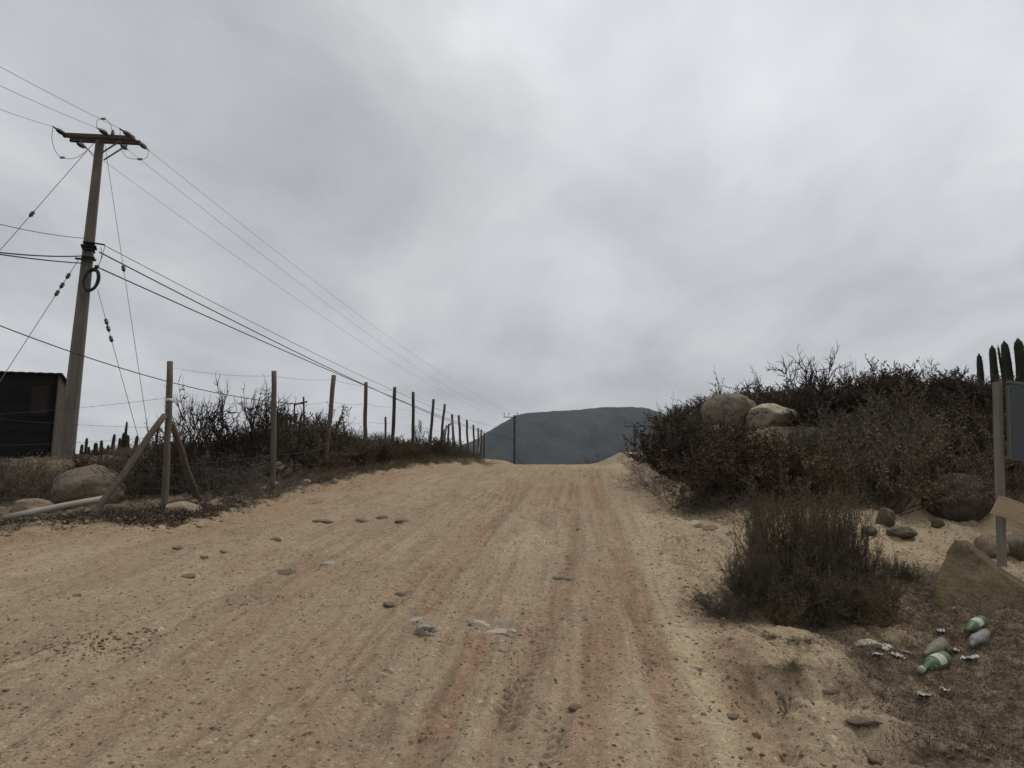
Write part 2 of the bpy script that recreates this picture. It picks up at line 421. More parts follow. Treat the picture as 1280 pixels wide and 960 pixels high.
# ------------------------------------------------------------------ materials
def new_mat(name, rough=.9, spec=.2):
    m = bpy.data.materials.new(name); m.use_nodes = True
    b = m.node_tree.nodes['Principled BSDF']; b.inputs['Roughness'].default_value = rough
    b.inputs['Specular IOR Level'].default_value = spec
    return m, m.node_tree, b
class NT:
    def __init__(s, t): s.t = t
    def n(s, ty, **k):
        q = s.t.nodes.new(ty)
        for a, b in k.items(): setattr(q, a, b)
        return q
    def l(s, a, b): s.t.links.new(a, b)
    def coord(s, kind='Object', scale=(1, 1, 1)):
        c = s.n('ShaderNodeTexCoord'); m = s.n('ShaderNodeMapping'); s.l(c.outputs[kind], m.inputs[0]); m.inputs['Scale'].default_value = scale
        return m.outputs[0]
    def noise(s, vec, scale, detail=4, rough=.55, dist=0):
        q = s.n('ShaderNodeTexNoise'); s.l(vec, q.inputs[0]); q.inputs['Scale'].default_value = scale; q.inputs['Detail'].default_value = detail
        q.inputs['Roughness'].default_value = rough; q.inputs['Distortion'].default_value = dist
        return q.outputs[0]
    def ramp(s, fac, stops, interp='LINEAR'):
        q = s.n('ShaderNodeValToRGB'); s.l(fac, q.inputs[0]); e = q.color_ramp.elements; q.color_ramp.interpolation = interp
        while len(e) < len(stops): e.new(.5)
        for el, (p, c) in zip(e, stops):
            el.position = p; el.color = (*c, 1) if hasattr(c, '__len__') else (c, c, c, 1)
        return q.outputs[0]
    def mix(s, fac, a, b, mode='MIX'):
        q = s.n('ShaderNodeMix', data_type='RGBA', blend_type=mode)
        for i, v_ in ((0, fac), (6, a), (7, b)):
            if isinstance(v_, (int, float)): q.inputs[i].default_value = v_
            elif isinstance(v_, tuple): q.inputs[i].default_value = (*v_, 1)
            else: s.l(v_, q.inputs[i])
        return q.outputs[2]
    def math(s, op, a, b=0.0, clamp=False):
        q = s.n('ShaderNodeMath', operation=op, use_clamp=clamp)
        for i, v_ in enumerate((a, b)):
            if isinstance(v_, (int, float)): q.inputs[i].default_value = v_
            else: s.l(v_, q.inputs[i])
        return q.outputs[0]
    def bump(s, h, strength, dist, prev=None):
        q = s.n('ShaderNodeBump'); s.l(h, q.inputs['Height']); q.inputs['Strength'].default_value = strength; q.inputs['Distance'].default_value = dist
        if prev is not None: s.l(prev, q.inputs['Normal'])
        return q.outputs[0]
    def rand(s):
        return s.n('ShaderNodeObjectInfo').outputs['Random']

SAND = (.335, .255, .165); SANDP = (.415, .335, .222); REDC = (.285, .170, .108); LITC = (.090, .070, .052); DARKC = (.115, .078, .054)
gm, t, b = new_mat('soil', .95, .15); q = NT(t)
va = q.n('ShaderNodeVertexColor', layer_name='zones'); sp = q.n('ShaderNodeSeparateColor'); q.l(va.outputs[0], sp.inputs[0])
gc = q.coord('Object')
big = q.noise(gc, .9, 5, .6); mid = q.noise(gc, 5, 5, .65); fin = q.noise(gc, 38, 4, .7); vf = q.noise(gc, 150, 2, .6)
col = q.mix(q.ramp(big, [(.3, 0.0), (.7, 1.0)]), SAND, (.275, .21, .14))
col = q.mix(q.math('MULTIPLY', sp.outputs[1], q.ramp(mid, [(.25, .35), (.65, 1.0)])), col, SANDP)
col = q.mix(q.math('MULTIPLY', sp.outputs[0], q.ramp(mid, [(.3, 0.55), (.7, 1.0)])), col, REDC)
col = q.mix(q.math('MULTIPLY', va.outputs['Alpha'], .85), col, DARKC)  # compacted tracks, and tread recesses with their shade painted in
vb = q.n('ShaderNodeVertexColor', layer_name='wear_shade'); sw = q.n('ShaderNodeSeparateColor'); q.l(vb.outputs[0], sw.inputs[0])
col = q.mix(q.ramp(sw.outputs[0], [(.58, 0.0), (.98, .28)]), col, REDC)
col = q.mix(q.ramp(sw.outputs[0], [(.08, .45), (.42, 0.0)]), col, (.30, .245, .165))
col = q.mix(1.0, col, q.ramp(sw.outputs[1], [(.15, .86), (.5, 1.0), (.85, 1.10)]), 'MULTIPLY')
col = q.mix(q.math('MULTIPLY', sw.outputs[2], q.ramp(mid, [(.35, .2), (.6, .8)])), col, (.17, .118, .08))  # crevice lines painted darker, standing in for shade down inside them
litm = q.math('MULTIPLY', sp.outputs[2], q.ramp(q.noise(gc, 14, 5, .75), [(.30, .35), (.55, 1.0)]), clamp=True)
lcol = q.mix(q.ramp(fin, [(.35, 0.0), (.65, 1.0)]), LITC, (.052, .036, .027))
lcol = q.mix(q.ramp(q.noise(gc, 2.6, 5, .7), [(.5, 0.0), (.62, .7)]), lcol, (.22, .17, .11))
lcol = q.mix(q.ramp(vf, [(.58, 0.0), (.72, 1.0)]), lcol, (.16, .115, .075))
col = q.mix(litm, col, lcol)
speck = q.ramp(fin, [(.3, .70), (.48, 1.0), (.72, 1.18)])
col = q.mix(.9, col, q.ramp(q.noise(gc, 13, 5, .75), [(.30, .66), (.44, 1.0), (.68, 1.14)]), 'MULTIPLY')
col = q.mix(1.0, col, speck, 'MULTIPLY')
sp2 = q.ramp(q.noise(gc, 85, 3, .8), [(.28, .62), (.42, 1.0), (.66, 1.0), (.80, 1.28)])
col = q.mix(.8, col, sp2, 'MULTIPLY')
def specks(col, scale, thr, rad, mul, off):
    mp = q.n('ShaderNodeMapping'); q.l(gc, mp.inputs[0]); mp.inputs['Location'].default_value = off
    vo = q.n('ShaderNodeTexVoronoi'); q.l(mp.outputs[0], vo.inputs[0]); vo.inputs['Scale'].default_value = scale; vo.inputs['Randomness'].default_value = 1
    sr = q.n('ShaderNodeSeparateColor'); q.l(vo.outputs['Color'], sr.inputs[0])
    on = q.ramp(sr.outputs[0], [(thr, 0.0), (thr + .02, 1.0)], 'CONSTANT'); near = q.ramp(vo.outputs[0], [(rad, 1.0), (rad + .1, 0.0)])
    return q.mix(q.math('MULTIPLY', on, near), col, q.mix(1.0, col, mul, 'MULTIPLY'))
col = specks(col, 15, .84, .17, (.50, .45, .42), (9, 5, 0))
col = specks(col, 24, .74, .22, (.42, .38, .36), (3, 5, 0))
col = specks(col, 19, .86, .20, (1.45, 1.45, 1.42), (4, 2, 0))
col = specks(col, 55, .74, .25, (.50, .47, .45), (1, 2, 0))
col = specks(col, 40, .84, .24, (1.38, 1.38, 1.34), (7, 1, 0))
col = specks(col, 90, .66, .28, (1.26, 1.25, 1.22), (2, 8, 0))
col = specks(col, 100, .62, .28, (.66, .63, .61), (5, 3, 0))
q.l(col, b.inputs['Base Color'])
v3 = q.n('ShaderNodeTexVoronoi'); q.l(gc, v3.inputs[0]); v3.inputs['Scale'].default_value = 42; v3.feature = 'SMOOTH_F1'
n_ = q.bump(mid, .5, .03)
n_ = q.bump(fin, .9, .012, n_)
n_ = q.bump(v3.outputs[0], .35, -.006, n_)
n_ = q.bump(q.noise(gc, 120, 3, .7), .9, .005, n_)
q.l(n_, b.inputs['Normal'])

def rock_mat(name, base, dark, light, lichen=None, scale=1.0):
    m, t, b = new_mat(name, .92, .2); q = NT(t); c = q.coord('Object')
    n1 = q.noise(c, 3.2 * scale, 6, .65); n2 = q.noise(c, 22 * scale, 5, .7); n3 = q.noise(c, 90 * scale, 3, .7)
    col = q.mix(q.ramp(n1, [(.32, 0.0), (.62, 1.0)]), dark, base)
    col = q.mix(q.ramp(n2, [(.45, 0.0), (.72, .8)]), col, light)
    if lichen: col = q.mix(q.ramp(q.noise(c, 4.5 * scale, 6, .75, .6), [(.50, 0.0), (.60, .85)]), col, lichen)
    col = q.mix(.8, col, q.ramp(n3, [(.3, .55), (.5, 1.0), (.7, 1.3)]), 'MULTIPLY')
    cd = q.n('ShaderNodeMapping'); q.l(c, cd.inputs[0]); wv = q.n('ShaderNodeTexNoise'); q.l(c, wv.inputs[0]); wv.inputs['Scale'].default_value = 2.5 * scale; wv.inputs['Detail'].default_value = 5
    ad = q.n('ShaderNodeVectorMath', operation='ADD'); sc_v = q.n('ShaderNodeVectorMath', operation='SCALE'); q.l(wv.outputs['Color'], sc_v.inputs[0]); sc_v.inputs[3].default_value = .5; q.l(c, ad.inputs[0]); q.l(sc_v.outputs[0], ad.inputs[1])
    vor = q.n('ShaderNodeTexVoronoi', feature='DISTANCE_TO_EDGE'); q.l(ad.outputs[0], vor.inputs[0]); vor.inputs['Scale'].default_value = 1.3 * scale
    crk = q.ramp(vor.outputs[0], [(0.0, .35), (.022, 1.0)])
    col = q.mix(.8 if scale < 2 else 0.0, col, crk, 'MULTIPLY')
    rn = q.n('ShaderNodeHueSaturation'); q.l(col, rn.inputs['Color'])
    q.l(q.math('ADD', q.math('MULTIPLY', q.rand(), .35), .82), rn.inputs['Value'])
    q.l(rn.outputs[0], b.inputs['Base Color'])
    nn = q.bump(crk, .6, .03); nn = q.bump(n1, .6, .06, nn); nn = q.bump(n2, .8, .02, nn); nn = q.bump(n3, .7, .006, nn)
    q.l(nn, b.inputs['Normal'])
    return m
M = {}
M['granite'] = rock_mat('granite', (.20, .165, .122), (.125, .102, .08), (.28, .24, .18))
M['granite_dark'] = rock_mat('granite_dark', (.085, .068, .054), (.045, .038, .033), (.13, .105, .08))
M['granite_tan'] = rock_mat('granite_tan', (.36, .28, .19), (.24, .185, .125), (.46, .39, .28))
M['granite_pale'] = rock_mat('granite_pale', (.56, .49, .35), (.38, .32, .22), (.66, .59, .45))
M['mossy_rock'] = rock_mat('mossy_rock', (.135, .10, .058), (.085, .064, .040), (.20, .16, .105), (.105, .083, .030), 2.0)
M['quartz'] = rock_mat('quartz', (.80, .70, .54), (.66, .56, .41), (.86, .79, .65), None, 4)
M['slate'] = rock_mat('slate', (.34, .28, .20), (.24, .195, .14), (.44, .37, .28), None, 5)
M['pebble'] = rock_mat('pebble', (.33, .255, .17), (.23, .175, .12), (.50, .42, .31), None, 6)

def wood_mat(name, a, b_, c_, scale=1.0, along='Z'):
    m, t, b = new_mat(name, .88, .15); q = NT(t)
    sc = {'Z': (9, 9, .7), 'X': (.7, 9, 9), 'Y': (9, .7, 9)}[along]
    c = q.coord('Object', tuple(v_ * scale for v_ in sc))
    n1 = q.noise(c, 2.2, 6, .7, .4); n2 = q.noise(c, 9, 5, .7)
    col = q.mix(q.ramp(n1, [(.3, 0.0), (.7, 1.0)]), a, b_)
    col = q.mix(q.ramp(n2, [(.52, 0.0), (.75, .9)]), col, c_)
    hs = q.n('ShaderNodeHueSaturation'); q.l(col, hs.inputs['Color']); q.l(q.math('ADD', q.math('MULTIPLY', q.rand(), .4), .8), hs.inputs['Value'])
    q.l(hs.outputs[0], b.inputs['Base Color'])
    q.l(q.bump(n2, .7, .006, q.bump(n1, .5, .01)), b.inputs['Normal'])
    return m
M['post'] = wood_mat('weathered_wood', (.095, .078, .062), (.15, .125, .098), (.055, .044, .036))
M['post_dark'] = wood_mat('dark_weathered_wood', (.055, .046, .040), (.09, .076, .062), (.03, .026, .023))
M['pole_pale'] = wood_mat('bleached_wood', (.28, .255, .215), (.36, .33, .28), (.17, .15, .12), 1, 'X')
M['arm'] = wood_mat('crossarm_wood', (.06, .047, .038), (.09, .072, .058), (.035, .028, .023), 1, 'X')
M['plank'] = wood_mat('raw_plank', (.34, .26, .165), (.42, .335, .22), (.20, .14, .085), .8, 'X')
M['shed'] = wood_mat('tarred_board', (.012, .012, .012), (.019, .018, .018), (.007, .007, .007), 1, 'X')
M['shed_side'] = wood_mat('shed_end_board', (.075, .058, .047), (.11, .088, .07), (.045, .035, .03))
m, t, b = new_mat('shed_tin', .7, .2); q = NT(t); c = q.coord('Object'); q.l(q.mix(q.ramp(q.noise(c, 4, 5, .7), [(.4, 0.0), (.7, 1.0)]), (.016, .016, .018), (.035, .03, .028)), b.inputs['Base Color']); M['tin'] = m
m, t, b = new_mat('concrete', .9, .2); q = NT(t); c = q.coord('Object', (1, 1, .35))
col = q.mix(q.ramp(q.noise(c, 3, 6, .65), [(.3, 0.0), (.7, 1.0)]), (.125, .108, .088), (.21, .19, .16))
col = q.mix(.6, col, q.ramp(q.noise(c, 40, 4, .7), [(.3, .7), (.6, 1.1)]), 'MULTIPLY')
q.l(col, b.inputs['Base Color']); q.l(q.bump(q.noise(c, 30, 4, .7), .4, .006), b.inputs['Normal']); M['concrete'] = m
def plain(name, colr, rough=.6, spec=.3, metal=0, var=.25, scale=12, bump=.0):
    m, t, b = new_mat(name, rough, spec); q = NT(t); c = q.coord('Object'); n = q.noise(c, scale, 4, .6)
    q.l(q.mix(n, tuple(v_ * (1 - var) for v_ in colr), tuple(min(1, v_ * (1 + var)) for v_ in colr)), b.inputs['Base Color'])
    b.inputs['Metallic'].default_value = metal
    if bump: q.l(q.bump(n, .5, bump), b.inputs['Normal'])
    return m
M['black'] = plain('black_rubber', (.012, .012, .013), .6)
M['cable'] = plain('black_cable', (.018, .018, .019), .6)
M['wire'] = plain('steel_wire', (.13, .13, .135), .55, .4, .4)
M['barbed'] = plain('rusty_wire', (.10, .085, .075), .8)
M['steel'] = plain('galvanised_steel', (.16, .155, .15), .5, .4, .5)
M['porcelain'] = plain('dark_porcelain', (.035, .028, .026), .3, .5)
M['white_tape'] = plain('white_tape', (.55, .54, .52), .6)
M['sign_face'] = plain('grey_green_sign', (.045, .055, .057), .45, .4, 0, .2, 5)
M['sign_trim'] = plain('pale_trim', (.13, .12, .10), .7)
M['letter'] = plain('black_letter', (.012, .012, .012), .6)
M['letter_pale'] = plain('pale_letter', (.35, .36, .36), .6)
M['plastic_white'] = plain('dirty_white_plastic', (.55, .53, .49), .5, .4, 0, .25, 9, .01)
M['paper'] = plain('crumpled_paper', (.46, .43, .37), .8, .2, 0, .25, 14, .01)
M['label'] = plain('faded_label', (.42, .41, .35), .75, .2, 0, .3, 25)
def glassy(name, colr, alpha=.7, rough=.25):
    m, t, b = new_mat(name, rough, .5); q = NT(t); c = q.coord('Object')
    dirt = q.ramp(q.noise(c, 9, 6, .75), [(.4, 0.0), (.62, 1.0)])
    q.l(q.mix(dirt, colr, (.20, .175, .125)), b.inputs['Base Color'])
    q.l(q.math('ADD', q.math('MULTIPLY', dirt, .55), rough), b.inputs['Roughness'])
    b.inputs['Transmission Weight'].default_value = alpha; b.inputs['IOR'].default_value = 1.45
    return m
M['green_glass'] = glassy('dusty_green_plastic', (.025, .13, .045), .25, .45)
M['khaki_glass'] = glassy('dusty_khaki_plastic', (.17, .155, .095), .1, .65)
M['clear_glass'] = glassy('dusty_clear_plastic', (.26, .28, .29), .35, .45)
def leaf_mat(name, a, b_, c_, sc=3.0):
    m, t, b = new_mat(name, .8, .15); q = NT(t)
    g = q.n('ShaderNodeNewGeometry'); c = q.coord('Object')
    wn_ = q.n('ShaderNodeTexWhiteNoise', noise_dimensions='3D')
    sn = q.n('ShaderNodeVectorMath', operation='SNAP'); q.l(c, sn.inputs[0]); sn.inputs[1].default_value = (.03, .03, .03); q.l(sn.outputs[0], wn_.inputs[0])
    col = q.mix(q.ramp(q.noise(c, sc, 4, .6), [(.35, 0.0), (.65, 1.0)]), a, b_)
    col = q.mix(q.math('MULTIPLY', wn_.outputs[0], .8), col, c_)
    hs = q.n('ShaderNodeHueSaturation'); q.l(col, hs.inputs['Color']); rd = q.rand()
    q.l(q.math('ADD', q.math('MULTIPLY', rd, .8), .65), hs.inputs['Value']); q.l(q.math('ADD', q.math('MULTIPLY', rd, .5), .75), hs.inputs['Saturation'])
    q.l(hs.outputs[0], b.inputs['Base Color'])
    return m
M['leaf_brown'] = leaf_mat('dry_brown_leaf', (.080, .061, .046), (.130, .104, .076), (.20, .17, .125))
M['leaf_olive'] = leaf_mat('dull_olive_leaf', (.050, .042, .029), (.085, .070, .045), (.10, .065, .046))
M['leaf_front'] = leaf_mat('dusty_dark_leaf', (.055, .045, .032), (.105, .084, .057), (.18, .145, .10), 5)
M['leaf_straw'] = leaf_mat('dry_straw', (.13, .094, .06), (.20, .15, .095), (.10, .07, .045))
M['leaf_red'] = leaf_mat('dark_red_succulent', (.060, .031, .025), (.090, .046, .035), (.10, .070, .048))
M['twig'] = leaf_mat('brown_twig', (.075, .054, .040), (.125, .094, .070), (.05, .036, .028))
M['twig_grey'] = leaf_mat('grey_twig', (.10, .085, .072), (.15, .13, .11), (.07, .058, .05))
M['twig_dark'] = leaf_mat('dark_twig', (.030, .023, .019), (.048, .037, .030), (.022, .017, .014))
m, t, b = new_mat('cactus_skin', .8, .2); q = NT(t); c = q.coord('Object')
q.l(q.mix(q.ramp(q.noise(c, 6, 5, .7), [(.35, 0.0), (.7, 1.0)]), (.022, .028, .016), (.052, .052, .032)), b.inputs['Base Color']); M['cactus'] = m
M['spine'] = plain('cactus_spine', (.10, .085, .07), .8)
m, t, b = new_mat('hillside', .95, .1); q = NT(t); c = q.coord('Object')
h1 = q.noise(c, .011, 8, .62); h2 = q.noise(c, .06, 5, .7)
col = q.mix(q.ramp(h1, [(.38, 0.0), (.62, 1.0)]), (.010, .012, .013), (.036, .040, .038))
col = q.mix(q.ramp(h2, [(.60, 0.0), (.72, .7)]), col, (.075, .072, .062))
col = q.mix(q.ramp(q.noise(c, .13, 4, .7), [(.62, 0.0), (.70, .8)]), col, (.11, .105, .09))
q.l(col, b.inputs['Base Color']); q.l(q.bump(h2, .6, 6), b.inputs['Normal']); M['hill'] = m

# ------------------------------------------------------------------ ground and road sheets
ny, nx = X.shape
allv = np.stack([X, Y, Hh], -1).reshape(-1, 3)
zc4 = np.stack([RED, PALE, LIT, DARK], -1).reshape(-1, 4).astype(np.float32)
wr4 = np.stack([WEAR_SHADE['s1'], WEAR_SHADE['s2'], WEAR_SHADE['cr'], np.ones_like(X)], -1).reshape(-1, 4).astype(np.float32)
idx = np.arange(nx * ny).reshape(ny, nx)
quads = np.stack([idx[:-1, :-1], idx[:-1, 1:], idx[1:, 1:], idx[1:, :-1]], -1).reshape(-1, 4)
rq = ROAD[:-1, :-1].reshape(-1)
for nm, sel in (('dirt_road', rq), ('ground', ~rq)):
    fq = quads[sel]; used = np.unique(fq); remap = np.zeros(nx * ny, np.int64); remap[used] = np.arange(len(used))
    me = mesh_np(nm, allv[used], remap[fq], 4)
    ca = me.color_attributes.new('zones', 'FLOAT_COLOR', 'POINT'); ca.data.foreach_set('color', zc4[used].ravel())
    cb = me.color_attributes.new('wear_shade', 'FLOAT_COLOR', 'POINT'); cb.data.foreach_set('color', wr4[used].ravel())
    o = link_mesh(nm, me, gm, None, True); tag(o, kind='structure')

# ------------------------------------------------------------------ far hill
prof = [(480, 596), (540, 577), (565, 566), (575, 557), (600, 548), (612, 539), (626, 531), (645, 520), (660, 516.5), (690, 514), (725, 512.5), (752, 509.5), (790, 509), (806, 511), (820, 515.5), (832, 522), (850, 536), (880, 555), (930, 572), (1000, 590)]
HD = 1500.0
hx = np.array([P(a, b_, HD).x for a, b_ in prof]); hz = np.array([P(a, b_, HD).z for a, b_ in prof])
gx = np.linspace(hx[0], hx[-1], 420); gy = np.linspace(HD - 420, HD + 500, 120)
HX, HY = np.meshgrid(gx, gy)
top = np.interp(HX, hx, hz) + 28
fall = 1 - np.clip((HD - HY) / 420, 0, 1) ** 1.7
back = 1 - np.clip((HY - HD) / 500, 0, 1) ** 1.7
hh = top * np.minimum(fall, back) * 1.0
gul = np.abs(fbm(HX / 90, HY / 260, 5, 300)) * 26 * np.clip((HD - HY) / 120, 0, 1)
edgez = 2.2 * fbm(HX / 9, HY / 9, 3, 310)
HZ = hh - 28 - gul + edgez * .6
ii = np.arange(HX.size).reshape(HX.shape)
me = mesh_np('hill', np.stack([HX, HY, HZ], -1).reshape(-1, 3), np.stack([ii[:-1, :-1], ii[:-1, 1:], ii[1:, 1:], ii[1:, :-1]], -1).reshape(-1, 4), 4)
tag(link_mesh('hill', me, M['hill'], None, True), kind='structure')

# ------------------------------------------------------------------ rocks
def rock_mesh(seed, sub=4, rough=.22, flat=1.0, angular=.0, freq=1.1):
    bm = bmesh.new(); bmesh.ops.create_icosphere(bm, subdivisions=sub, radius=1)
    rnd = random.Random(seed); off = Vector((rnd.uniform(-50, 50), rnd.uniform(-50, 50), rnd.uniform(-50, 50)))
    planes = []
    for k in range(int(9 * angular) + (3 if angular else 0)):
        n = Vector((rnd.gauss(0, 1), rnd.gauss(0, 1), rnd.gauss(0, .8))).normalized(); planes.append((n, rnd.uniform(.55, .9)))
    for v_ in bm.verts:
        d = v_.co.normalized(); p = d * freq + off
        r = 1 + rough * (mnoise.noise(p) * 1.3 + .5 * mnoise.noise(p * 2.3) + .22 * mnoise.noise(p * 6) + .1 * mnoise.noise(p * 14))
        q_ = d * r
        for n, c_ in planes:
            e = q_.dot(n) - c_
            if e > 0: q_ -= n * e * .88
        v_.co = q_
    me = bpy.data.meshes.new('rock'); bm.to_mesh(me); bm.free()
    me.polygons.foreach_set('use_smooth', np.ones(len(me.polygons), bool))
    return me
def rock(name, label, cat, base, size, seed, mat, rz=0, tilt=(0, 0), sink=.25, sub=4, rough=.22, angular=0, group=None, freq=1.1):
    me = rock_mesh(seed, sub, rough, 1, angular, freq)
    me.materials.append(M[mat])
    o = bpy.data.objects.new(name, me); COL.objects.link(o)
    o.scale = (size[0] / 2, size[1] / 2, size[2] / 2)
    o.rotation_euler = (R(tilt[0]), R(tilt[1]), R(rz))
    o.location = (base.x, base.y, base.z + size[2] / 2 - size[2] * sink)
    tag(o, label, cat, group)
    return o
def rk(px, py, wpx, hpx, label, seed, mat, name='boulder', cat='boulder', depth=1.0, d=None, **k):
    """boulder whose foot is seen at (px,py), wpx wide and hpx high in the photo"""
    g = G(px, py) if d is None else P(px, py, d)
    s = g.y / F
    sink = k.pop('sink', .25)
    return rock(name, label, cat, g, (wpx * s, wpx * s * depth, hpx * s * (k.pop('flat', 1.0)) / (1 - sink)), seed, mat, sink=sink, **k)
# left side
rk(108, 632, 84, 46, 'rounded brown granite boulder lying in the scrub left of the leaning brace', 3, 'granite', rough=.16, sub=5, d=12.2)
rk(38, 650, 58, 26, 'low tan boulder with a flat pale face at far left behind the fallen pole', 8, 'granite_tan', d=11.2, angular=.6)
rk(225, 654, 60, 27, 'flat pale tan boulder at the foot of the corner fence post', 21, 'granite_tan', d=10.1, angular=.25, rough=.15, sub=5, sink=.3)
rk(268, 640, 22, 14, 'small reddish stone just right of the flat boulder below the corner post', 25, 'granite_tan', 'rock', 'rock', d=11)
rk(192, 640, 40, 10, 'thin tan rock slab behind the base of the leaning brace', 27, 'granite_tan', 'rock', 'rock', d=11.2, angular=.8)
rk(330, 596, 62, 24, 'grey brown boulder half hidden behind dead branches left of the second post', 31, 'granite', d=15)
# right bank
rk(912, 535, 66, 46, 'tall rounded brown boulder set in the scrub at the top of the right bank', 42, 'granite', d=15.6, tilt=(0, -12), rough=.14, sub=5)
rk(962, 530, 62, 25, 'pale cream boulder beside the tall brown one on the right bank', 47, 'granite_pale', d=15.2, angular=.35, rough=.16, sub=5)
rk(1012, 556, 42, 20, 'small grey boulder with a pale top poking from the scrub right of the cream boulder', 52, 'granite', d=14)
rk(1200, 650, 74, 56, 'large dark boulder at the foot of the right bank behind the sandy patch', 55, 'granite_dark', d=10.9, rough=.18, sub=5)
rk(1196, 613, 40, 20, 'tan capped rock sitting on top of the large dark boulder', 58, 'granite_tan', 'rock', 'rock', d=11.2)
rk(1106, 655, 24, 20, 'upright brown rock on the sand beyond the front bush', 61, 'granite', 'rock', 'rock', angular=.7)
rk(1126, 671, 32, 13, 'low dark brown rock in front of the upright rock on the sand', 64, 'granite', 'rock', 'rock')
rk(1086, 668, 18, 8, 'small flat rock left of the low dark rock on the sand', 65, 'granite', 'rock', 'rock')
rk(1172, 660, 15, 12, 'small grey rock leaning against the left of the large dark boulder', 66, 'granite', 'rock', 'rock')
rk(1240, 694, 34, 26, 'small white topped rock just left of the sign post foot', 68, 'granite_tan', 'rock', 'rock', d=8.8)
rk(1277, 702, 54, 34, 'grey rounded rock behind the right of the sign post foot', 70, 'granite', 'rock', 'rock', d=8.9)
# wedge-shaped mossy boulder: a leaning slab
def wedge():
    fr = [(1162, 762), (1168, 730), (1182, 690), (1193, 674), (1206, 676), (1222, 692), (1246, 712), (1272, 728), (1300, 742), (1330, 760), (1335, 800)]
    bm = bmesh.new(); d0 = 6.75
    pts = [P(a, b_, d0 + (.12 if b_ < 700 else 0) + (b_ < 770) * (770 - b_) * .0028) for a, b_ in fr]
    lo = [P(1335, 835, 6.55), P(1240, 812, 6.4), P(1190, 792, 6.5)]
    front = [bm.verts.new(p) for p in pts + lo]
    backv = [bm.verts.new(p + Vector((.66, .78, -.16 if i < len(pts) else -.1))) for i, p in enumerate(pts + lo)]
    n = len(front)
    bm.faces.new(front)
    bm.faces.new(list(reversed(backv)))
    for i in range(n): bm.faces.new((front[i], backv[i], backv[(i + 1) % n], front[(i + 1) % n]))
    bmesh.ops.triangulate(bm, faces=bm.faces[:])
    for _ in range(5):
        es = [e for e in bm.edges if e.calc_length() > .05]
        if not es: break
        bmesh.ops.subdivide_edges(bm, edges=es, cuts=1)
        bmesh.ops.triangulate(bm, faces=[f for f in bm.faces if len(f.verts) > 3])
    for _ in range(1): bmesh.ops.smooth_vert(bm, verts=bm.verts, factor=.4, use_axis_x=True, use_axis_y=True, use_axis_z=True)
    bmesh.ops.recalc_face_normals(bm, faces=bm.faces)
    c0 = Vector((0, 0, 0)); c0 = sum((v_.co for v_ in bm.verts), c0) / len(bm.verts)
    bm.normal_update()
    for v_ in bm.verts:
        p = v_.co
        v_.co = p + v_.normal * (.020 * mnoise.noise(p * 2.4) + .011 * mnoise.noise(p * 9) + .006 * mnoise.noise(p * 24)) - c0
    me = bpy.data.meshes.new('boulder'); bm.to_mesh(me); bm.free()
    me.polygons.foreach_set('use_smooth', np.ones(len(me.polygons), bool))
    o = link_mesh('boulder', me, M['mossy_rock']); o.location = c0
    tag(o, 'mossy wedge shaped boulder with a sloping pale edge at the right below the sign', 'boulder')
wedge()

# rock outcrops in the road and scattered stones
def stone_on(px, py, wpx, hpx, label, seed, mat, group=None, depth=1.0, **k):
    return rk(px, py, wpx, hpx, label, seed, mat, 'stone', 'stone', depth, sub=3, group=group, angular=.4, **k)
for i, (a, b_, w_, h_, dp, lb) in enumerate([
        (531, 788, 46, 14, 1.1, 'flat grey white rock surfacing in the middle of the road, left of its twin'),
        (522, 776, 26, 7, .9, 'thin pale slab just behind the left flat white rock in the road'),
        (632, 781, 40, 12, .8, 'knobbly white rock on the right of the cracked outcrop mid road'),
        (600, 780, 38, 10, .8, 'flat white rock on the left of the cracked outcrop mid road'),
        (618, 793, 46, 9, .6, 'low white rock along the near edge of the cracked outcrop mid road'),
        (640, 790, 20, 7, .8, 'small pale rock at the lower right tip of the cracked outcrop mid road')]):
    rk(a, b_, w_, h_, lb, 200 + i, 'quartz', 'stone', 'stone', dp, sub=5, angular=.9, rough=.42, freq=1.9, sink=.66, flat=.62, rz=random.uniform(-15, 15))
